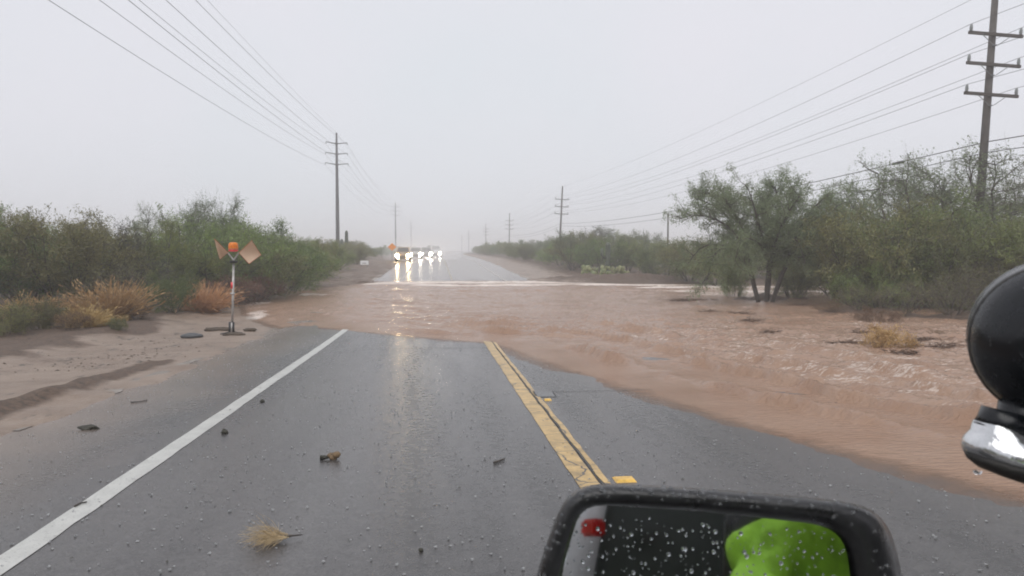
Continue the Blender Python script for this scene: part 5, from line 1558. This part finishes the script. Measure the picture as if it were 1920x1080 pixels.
# the driver leaning out of the open window
M['hivis'] = mat('lime_safety_fabric', (.26, .52, .03), .75, scale=9, var=.35, bump=1.0, bscale=14)
M['skin'] = mat('skin', (.45, .26, .17), .55, var=.1)
M['hair'] = mat('dark_hair', (.03, .02, .015), .6)
M['trouser'] = mat('dark_trousers', (.03, .035, .05), .8)
M['tape'] = mat('dark_grey_strap', (.06, .065, .06), .5, var=.3)
def person():
    root = empty('person', (0, 0, 0), 0, 'person in a lime high visibility shirt seen in the wing mirror', 'person')
    W = lambda x, y, z: TI.inverted() @ Vector((x, y, z))
    J = {'pel': (.42, -1.10, 1.02), 'bel': (.38, -1.06, 1.16), 'che': (.32, -1.00, 1.34), 'nck': (.29, -.96, 1.50), 'hd0': (.28, -.94, 1.58), 'hd1': (.27, -.92, 1.70), 'hd2': (.27, -.92, 1.78),
         'ls': (.14, -.95, 1.42), 'le': (.03, -.86, 1.21), 'lw': (.12, -.64, 1.20), 'lh': (.14, -.57, 1.20),
         'rs': (.48, -.98, 1.42), 're': (.62, -.78, 1.24), 'rw': (.56, -.52, 1.24), 'rh': (.55, -.44, 1.26),
         'lk': (.34, -.62, 1.06), 'la': (.36, -.45, .70), 'lf': (.36, -.28, .66), 'rk': (.56, -.62, 1.06), 'ra': (.56, -.45, .70), 'rf': (.56, -.28, .66), 'lhp': (.36, -1.06, 1.02), 'rhp': (.52, -1.06, 1.02)}
    Rr = {'pel': .15, 'bel': .15, 'che': .175, 'nck': .06, 'hd0': .07, 'hd1': .085, 'hd2': .06, 'ls': .075, 'le': .052, 'lw': .033, 'lh': .035, 'rs': .075, 're': .052, 'rw': .033, 'rh': .035,
          'lk': .07, 'la': .045, 'lf': .04, 'rk': .07, 'ra': .045, 'rf': .04, 'lhp': .1, 'rhp': .1}
    E = [('pel', 'bel'), ('bel', 'che'), ('che', 'nck'), ('nck', 'hd0'), ('hd0', 'hd1'), ('hd1', 'hd2'), ('che', 'ls'), ('ls', 'le'), ('le', 'lw'), ('lw', 'lh'), ('che', 'rs'), ('rs', 're'), ('re', 'rw'), ('rw', 'rh'),
         ('pel', 'lhp'), ('lhp', 'lk'), ('lk', 'la'), ('la', 'lf'), ('pel', 'rhp'), ('rhp', 'rk'), ('rk', 'ra'), ('ra', 'rf')]
    ks_ = list(J); ix = {k: i for i, k in enumerate(ks_)}
    V = [tuple(W(*J[k])) for k in ks_]; R_ = [Rr[k] for k in ks_]; EE = [(ix[a], ix[b]) for a, b in E]
    # five fingers on each hand, curled
    for hnd, fwd, side in (('lh', Vector((0, .05, .0)), Vector((.02, .0, 0))), ('rh', Vector((0, .05, .0)), Vector((.02, 0, 0)))):
        b0 = Vector(J[hnd])
        for f in range(5):
            o_ = side * (f - 2) * .75; ln_ = (.7, .95, 1.05, .98, .75)[f]
            p1 = b0 + fwd * .5 + o_; p2 = b0 + fwd * (.5 + .75 * ln_) + o_ * 1.05 + Vector((0, .008, -.004)); p3 = p2 + fwd * .35 * ln_ + Vector((0, .02, -.015))
            i0 = len(V); V += [tuple(W(*p1)), tuple(W(*p2)), tuple(W(*p3))]; R_ += [.0095, .009, .0075]
            EE += [(ix[hnd], i0), (i0, i0 + 1), (i0 + 1, i0 + 2)]
    me = bpy.data.meshes.new('body'); me.from_pydata(V, EE, []); me.update()
    o = link('body', me, None, root)
    md = o.modifiers.new('skin', 'SKIN'); 
    for i, sv_ in enumerate(me.skin_vertices[0].data): sv_.radius = (R_[i], R_[i]); sv_.use_root = (i == 0)
    o.modifiers.new('sub', 'SUBSURF').levels = 2
    bpy.context.view_layer.update()
    ev = o.evaluated_get(bpy.context.evaluated_depsgraph_get()); m2 = bpy.data.meshes.new_from_object(ev)
    o.modifiers.clear(); o.data = m2
    for q in ('hivis', 'skin', 'trouser', 'tape'): m2.materials.append(M[q])
    bm_ = bmesh.new(); bm_.from_mesh(m2); bmesh.ops.subdivide_edges(bm_, edges=bm_.edges[:], cuts=1, use_grid_fill=True, smooth=.3); bm_.normal_update()
    for v in bm_.verts:
        c_ = TI @ v.co
        if 1.12 < c_.z < 1.47 and c_.y < -.7:
            f_ = float(fbm(np.array((c_.x + c_.z * .8) * 9), np.array((c_.y - c_.z * .6) * 9), 3))
            v.co += v.normal * (.075 * (abs(f_) - .2))
    bm_.to_mesh(m2); bm_.free()
    for pl in m2.polygons:
        c_ = TI @ pl.center
        d_h = min((c_ - Vector(J['lh'])).length, (c_ - Vector(J['rh'])).length, (c_ - Vector(J['lw'])).length, (c_ - Vector(J['rw'])).length)
        pl.material_index = 1 if (c_.z > 1.50 and abs(c_.x - .28) < .14 and abs(c_.y + .94) < .14) or d_h < .06 else (2 if c_.z < 1.10 else (3 if (abs(c_.z - 1.24) < .022 or abs(c_.y + .97 + (c_.z - 1.4) * .5) < .022) and abs(c_.x - .36) < .25 else 0))
        pl.use_smooth = True
    hd = Vector(J['hd1'])
    hb = MB().lathe([(.09, .0), (.094, .04), (.08, .09), (.045, .115), (.005, .122)], W(*(hd + Vector((0, -.015, .0)))), 18).build('hair', M['hair'], root, True)
    fw_ = Vector((-.35, .94, 0)).normalized(); sd2 = Vector((.94, .35, 0))
    MB().lathe([(.004, -.02), (.016, 0), (.004, .03)], W(*(hd + fw_ * .088 + Vector((0, 0, -.02)))), 8).build('nose', M['skin'], root, True)
    for s in (-1, 1):
        MB().lathe([(.003, -.009), (.011, 0), (.003, .009)], W(*(hd + fw_ * .076 + sd2 * s * .032 + Vector((0, 0, .012)))), 8).build('eye', M['crack'], root, True)
        MB().lathe([(.005, -.03), (.016, 0), (.005, .03)], W(*(hd + sd2 * s * .088)), 8).build('ear', M['skin'], root, True)
    MB().tube([W(*(hd + fw_ * .083 + sd2 * q * .024 + Vector((0, 0, -.055)))) for q in (-1, 0, 1)], .005, 6).build('mouth', M['tail_red'], root, True)
person()

# ------------------------------------------------------------------ rain haze
HM = bpy.data.materials.new('rain_haze'); HM.use_nodes = True
t = HM.node_tree; t.nodes.clear()
out = t.nodes.new('ShaderNodeOutputMaterial'); pv = t.nodes.new('ShaderNodeVolumePrincipled')
pv.inputs['Color'].default_value = (.995, .995, 1.0, 1)
pv.inputs['Density'].default_value = .0026
pv.inputs['Anisotropy'].default_value = .0
t.links.new(pv.outputs[0], out.inputs['Volume'])
hz_ = MB().box((0, 1470, 9.5), (3300, 3300, 24.0)).build('haze', HM)
tag(hz_, 'pale grey rain haze over the whole road', 'haze', kind='stuff')
